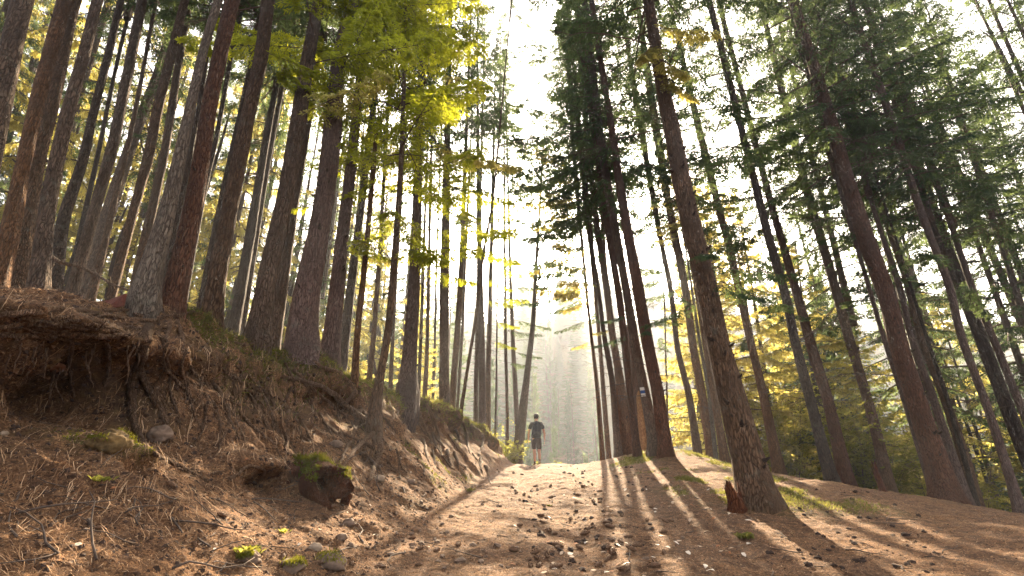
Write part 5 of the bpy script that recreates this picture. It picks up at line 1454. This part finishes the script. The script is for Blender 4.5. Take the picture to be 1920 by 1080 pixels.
# ------------------------------------------------------------------ the walker, seen from behind
def skin_obj(name, chains, mat, parent, levels=2, root=0):
    """chains: list of [(point, radius or (rx, ry))...]; a point given as int refers to an earlier vertex"""
    V, E, R_ = [], [], []
    for ch in chains:
        prev = None
        for it in ch:
            if isinstance(it, int): idx = it
            else:
                idx = len(V); V.append(it[0]); R_.append(it[1] if isinstance(it[1], tuple) else (it[1], it[1]))
            if prev is not None: E.append((prev, idx))
            prev = idx
    me = bpy.data.meshes.new(name); me.from_pydata(V, E, [])
    o = bpy.data.objects.new(name, me); COL.objects.link(o)
    o.modifiers.new('s', 'SKIN').use_smooth_shade = True
    if not me.skin_vertices: me.attributes
    sv = me.skin_vertices[0].data
    for i, r in enumerate(R_): sv[i].radius = r; sv[i].use_root = (i == root)
    sb = o.modifiers.new('u', 'SUBSURF'); sb.levels = levels; sb.render_levels = levels
    dg = bpy.context.evaluated_depsgraph_get()
    m2 = bpy.data.meshes.new_from_object(o.evaluated_get(dg))
    bpy.data.objects.remove(o)
    m2.name = name; m2.materials.clear()
    for p in m2.polygons: p.use_smooth = True
    return link(name, m2, mat, parent)
def walker():
    loc = at_depth(1007, 871, 18.4)
    X0, Y0 = loc.x, 19.4
    root = empty('person', (X0, Y0, Hs(X0, Y0)))
    tag(root, 'person walking away up the path in black T-shirt, dark backpack and grey-brown shorts', 'person')
    skin = simple_mat('skin', (.46, .25, .17), .6, .06, 8); shirt = simple_mat('black_tshirt', (.026, .026, .028), .85, .3, 20)
    shorts = simple_mat('greybrown_shorts', (.050, .034, .030), .85, .2, 20); pack = simple_mat('dark_backpack', (.006, .009, .022), .7, .3, 30)
    sock = simple_mat('dark_sock', (.02, .02, .022), .9, .2); shoe = simple_mat('brown_shoe', (.12, .065, .035), .7, .3, 30); sole = simple_mat('shoe_sole', (.20, .13, .07), .8, .2); hair = simple_mat('dark_hair', (.018, .013, .010), .7, .4, 60)
    hips = (0, 0, .93)
    # legs: left foot planted, right foot trailing with raised heel; walking towards +y
    LK, LA, LT = (-.085, .06, .50), (-.075, .02, .10), (-.085, .17, .035)
    RK, RA, RT = (.085, .02, .49), (.085, -.16, .16), (.09, -.09, .04)
    def fingers(w, d, side):
        out = []
        for k, (dx, l) in enumerate(((-.028, .070), (-.009, .080), (.010, .075), (.028, .058))):
            b = (w[0] + side * .004, w[1] + dx, w[2] - .075); out.append([(b, .0095), ((b[0] - side * .004, b[1] + dx * .15, b[2] - l * .55), .0085), ((b[0] - side * .016, b[1] + dx * .1, b[2] - l), .0065)])
        b = (w[0] - side * .004, w[1] + .026, w[2] - .035); out.append([(b, .011), ((b[0] - side * .008, b[1] + .028, b[2] - .035), .0095), ((b[0] - side * .012, b[1] + .032, b[2] - .068), .007)])
        return out
    chains = [[(hips, (.130, .095)), ((0, .0, 1.06), (.125, .09)), ((0, .01, 1.24), (.155, .10)), ((0, .01, 1.38), (.15, .085)), ((0, .02, 1.47), (.06, .06)), ((0, .035, 1.53), (.054, .056)), ((0, .045, 1.60), (.070, .082)), ((0, .05, 1.68), (.076, .092)), ((0, .045, 1.745), (.050, .066))]]
    n0 = 9
    sh = 3
    for sd in (-1, 1):
        el = (sd * .265, -.02, 1.13); wr = (sd * .285, .03 + .02 * sd, .89)
        chains.append([sh, ((sd * .17, .005, 1.40), .066), ((sd * .215, -.005, 1.30), .052), (el, .040), ((sd * .28, .0, 1.03), .040), (wr, .027), ((wr[0], wr[1], wr[2] - .05), (.018, .040))])
    for sd, K, A, T in ((-1, LK, LA, LT), (1, RK, RA, RT)):
        chains.append([0, ((sd * .085, .005, .84), .074), ((sd * .088, .03, .68), .070), (K, .056), ((A[0], (K[1] + A[1]) / 2 - .02, (K[2] + A[2]) / 2 + .06), .056), (A, .036), (T, (.034, .03))])
    base = skin_obj('body', chains, skin, root)
    for sd in (-1, 1):
        wr = (sd * .285, .03 + .02 * sd, .86)
        for ch in fingers(wr, None, sd): skin_obj('finger', [ch], skin, base, 1)
    # ears
    for sd in (-1, 1):
        V, T = wob_blob(1, 5, 2, .012, .022, .034, .1); e = link('ear', mesh_np('ear', V, [T]), skin, base, (sd * .079, .04, 1.645))
    # hair: cap with a shorter nape
    bm = bmesh.new(); bmesh.ops.create_uvsphere(bm, u_segments=28, v_segments=18, radius=1)
    V = np.array([v.co[:] for v in bm.verts]); Fq = [[v.index for v in f.verts] for f in bm.faces]; bm.free()
    k = 1 + .05 * fbm(V[:, 0] * 5, V[:, 1] * 5, V[:, 2] * 5, 3, 3)
    low = np.where(V[:, 1] < .30, -1.0, .12)
    V[:, 2] = np.maximum(V[:, 2], low)
    V = V * k[:, None] * [.090, .106, .112] + [0, .043, 1.672]
    link('hair', mesh_np('hair', V, [np.array([f for f in Fq if len(f) == 4]), np.array([f for f in Fq if len(f) == 3])]), hair, root)
    # clothes
    skin_obj('tshirt', [[((0, 0, .90), (.182, .138)), ((0, 0, .96), (.172, .126)), ((0, 0, 1.06), (.155, .115)), ((0, .01, 1.24), (.176, .122)), ((0, .01, 1.375), (.170, .105)), ((0, .018, 1.47), (.078, .076)), ((0, .025, 1.505), (.064, .066))],
                        [4, ((-.165, .005, 1.405), .086), ((-.215, -.004, 1.31), .078), ((-.25, -.012, 1.205), .074)], [4, ((.165, .005, 1.405), .086), ((.215, -.004, 1.31), .078), ((.25, -.012, 1.205), .074)]], shirt, root)
    skin_obj('shorts', [[((0, 0, .98), (.162, .118)), ((0, 0, .90), (.172, .125))],
                        [1, ((-.088, .005, .82), .110), ((-.09, .03, .68), .098), ((-.09, .052, .52), .094)], [1, ((.088, .005, .82), .110), ((.09, .02, .68), .098), ((.09, .02, .52), .094)]], shorts, root)
    for sd, K, A, T in ((-1, LK, LA, LT), (1, RK, RA, RT)):
        up = nrm(np.array(K) - np.array(A)); a = np.array(A)
        skin_obj('sock', [[(tuple(a - up * .03), .042), (tuple(a + up * .04), .043), (tuple(a + up * .10), .046)]], sock, root, 1)
        d = nrm(np.array(T) - a); heel = a - up * .05 - np.array([0, .045, 0])
        toe = np.array(T) + d * .06 + np.array([0, .04, 0])
        if sd < 0: heel[2] = .04; toe[2] = .03
        s_ = skin_obj('shoe', [[(tuple(heel), (.040, .042)), (tuple(heel * .5 + toe * .5 + np.array([0, 0, .012])), (.044, .042)), (tuple(toe), (.040, .028))]], shoe, root, 2)
        mb = MB(); o_ = np.array([0, -.012, -.030]); mb.tube([heel + o_ - nrm(toe - heel) * .03, (heel + toe) / 2 + o_, toe + o_ + nrm(toe - heel) * .03], [.036, .040, .030], 10)
        link('sole', mb.mesh('sole'), sole, s_)
    # backpack
    def rbox(name, sx, sy, sz, loc, mat, par, taper=.8, seed=1):
        bm = bmesh.new(); bmesh.ops.create_cube(bm, size=1); bmesh.ops.bevel(bm, geom=bm.edges[:], offset=.22, segments=4, affect='EDGES')
        for v in bm.verts:
            z = v.co.z; k = 1 - (1 - taper) * (z + .5); v.co.x *= sx * k; v.co.y *= sy * (1 - .25 * (z + .5)); v.co.z *= sz
        me = bpy.data.meshes.new(name); bm.to_mesh(me); bm.free()
        for p in me.polygons: p.use_smooth = True
        return link(name, me, mat, par, loc)
    bp = rbox('backpack', .36, .22, .56, (0, -.185, 1.19), pack, root, .78)
    rbox('front_pocket', .25, .07, .24, (0, -.10, -.08), pack, bp, .85)
    mb = MB(); mb.tube([(-.03, -.02, .25), (-.02, -.04, .29), (.02, -.04, .29), (.03, -.02, .25)], .008, 6); link('grab_handle', mb.mesh('grab_handle'), pack, bp)
    for sd in (-1, 1):
        mb = MB(); mb.tube([(sd * .10, .08, .20), (sd * .105, .16, .285), (sd * .11, .27, .20), (sd * .125, .27, .0), (sd * .16, .12, -.18)], [.02] * 5, 6); link('strap', mb.mesh('strap'), pack, bp)
    # loose strap hanging at the left hip
    mb = MB(); mb.tube([(-.17, -.06, 1.0), (-.185, -.08, .90), (-.18, -.06, .80)], .007, 5); link('loose_strap', mb.mesh('loose_strap'), pack, root)
walker()
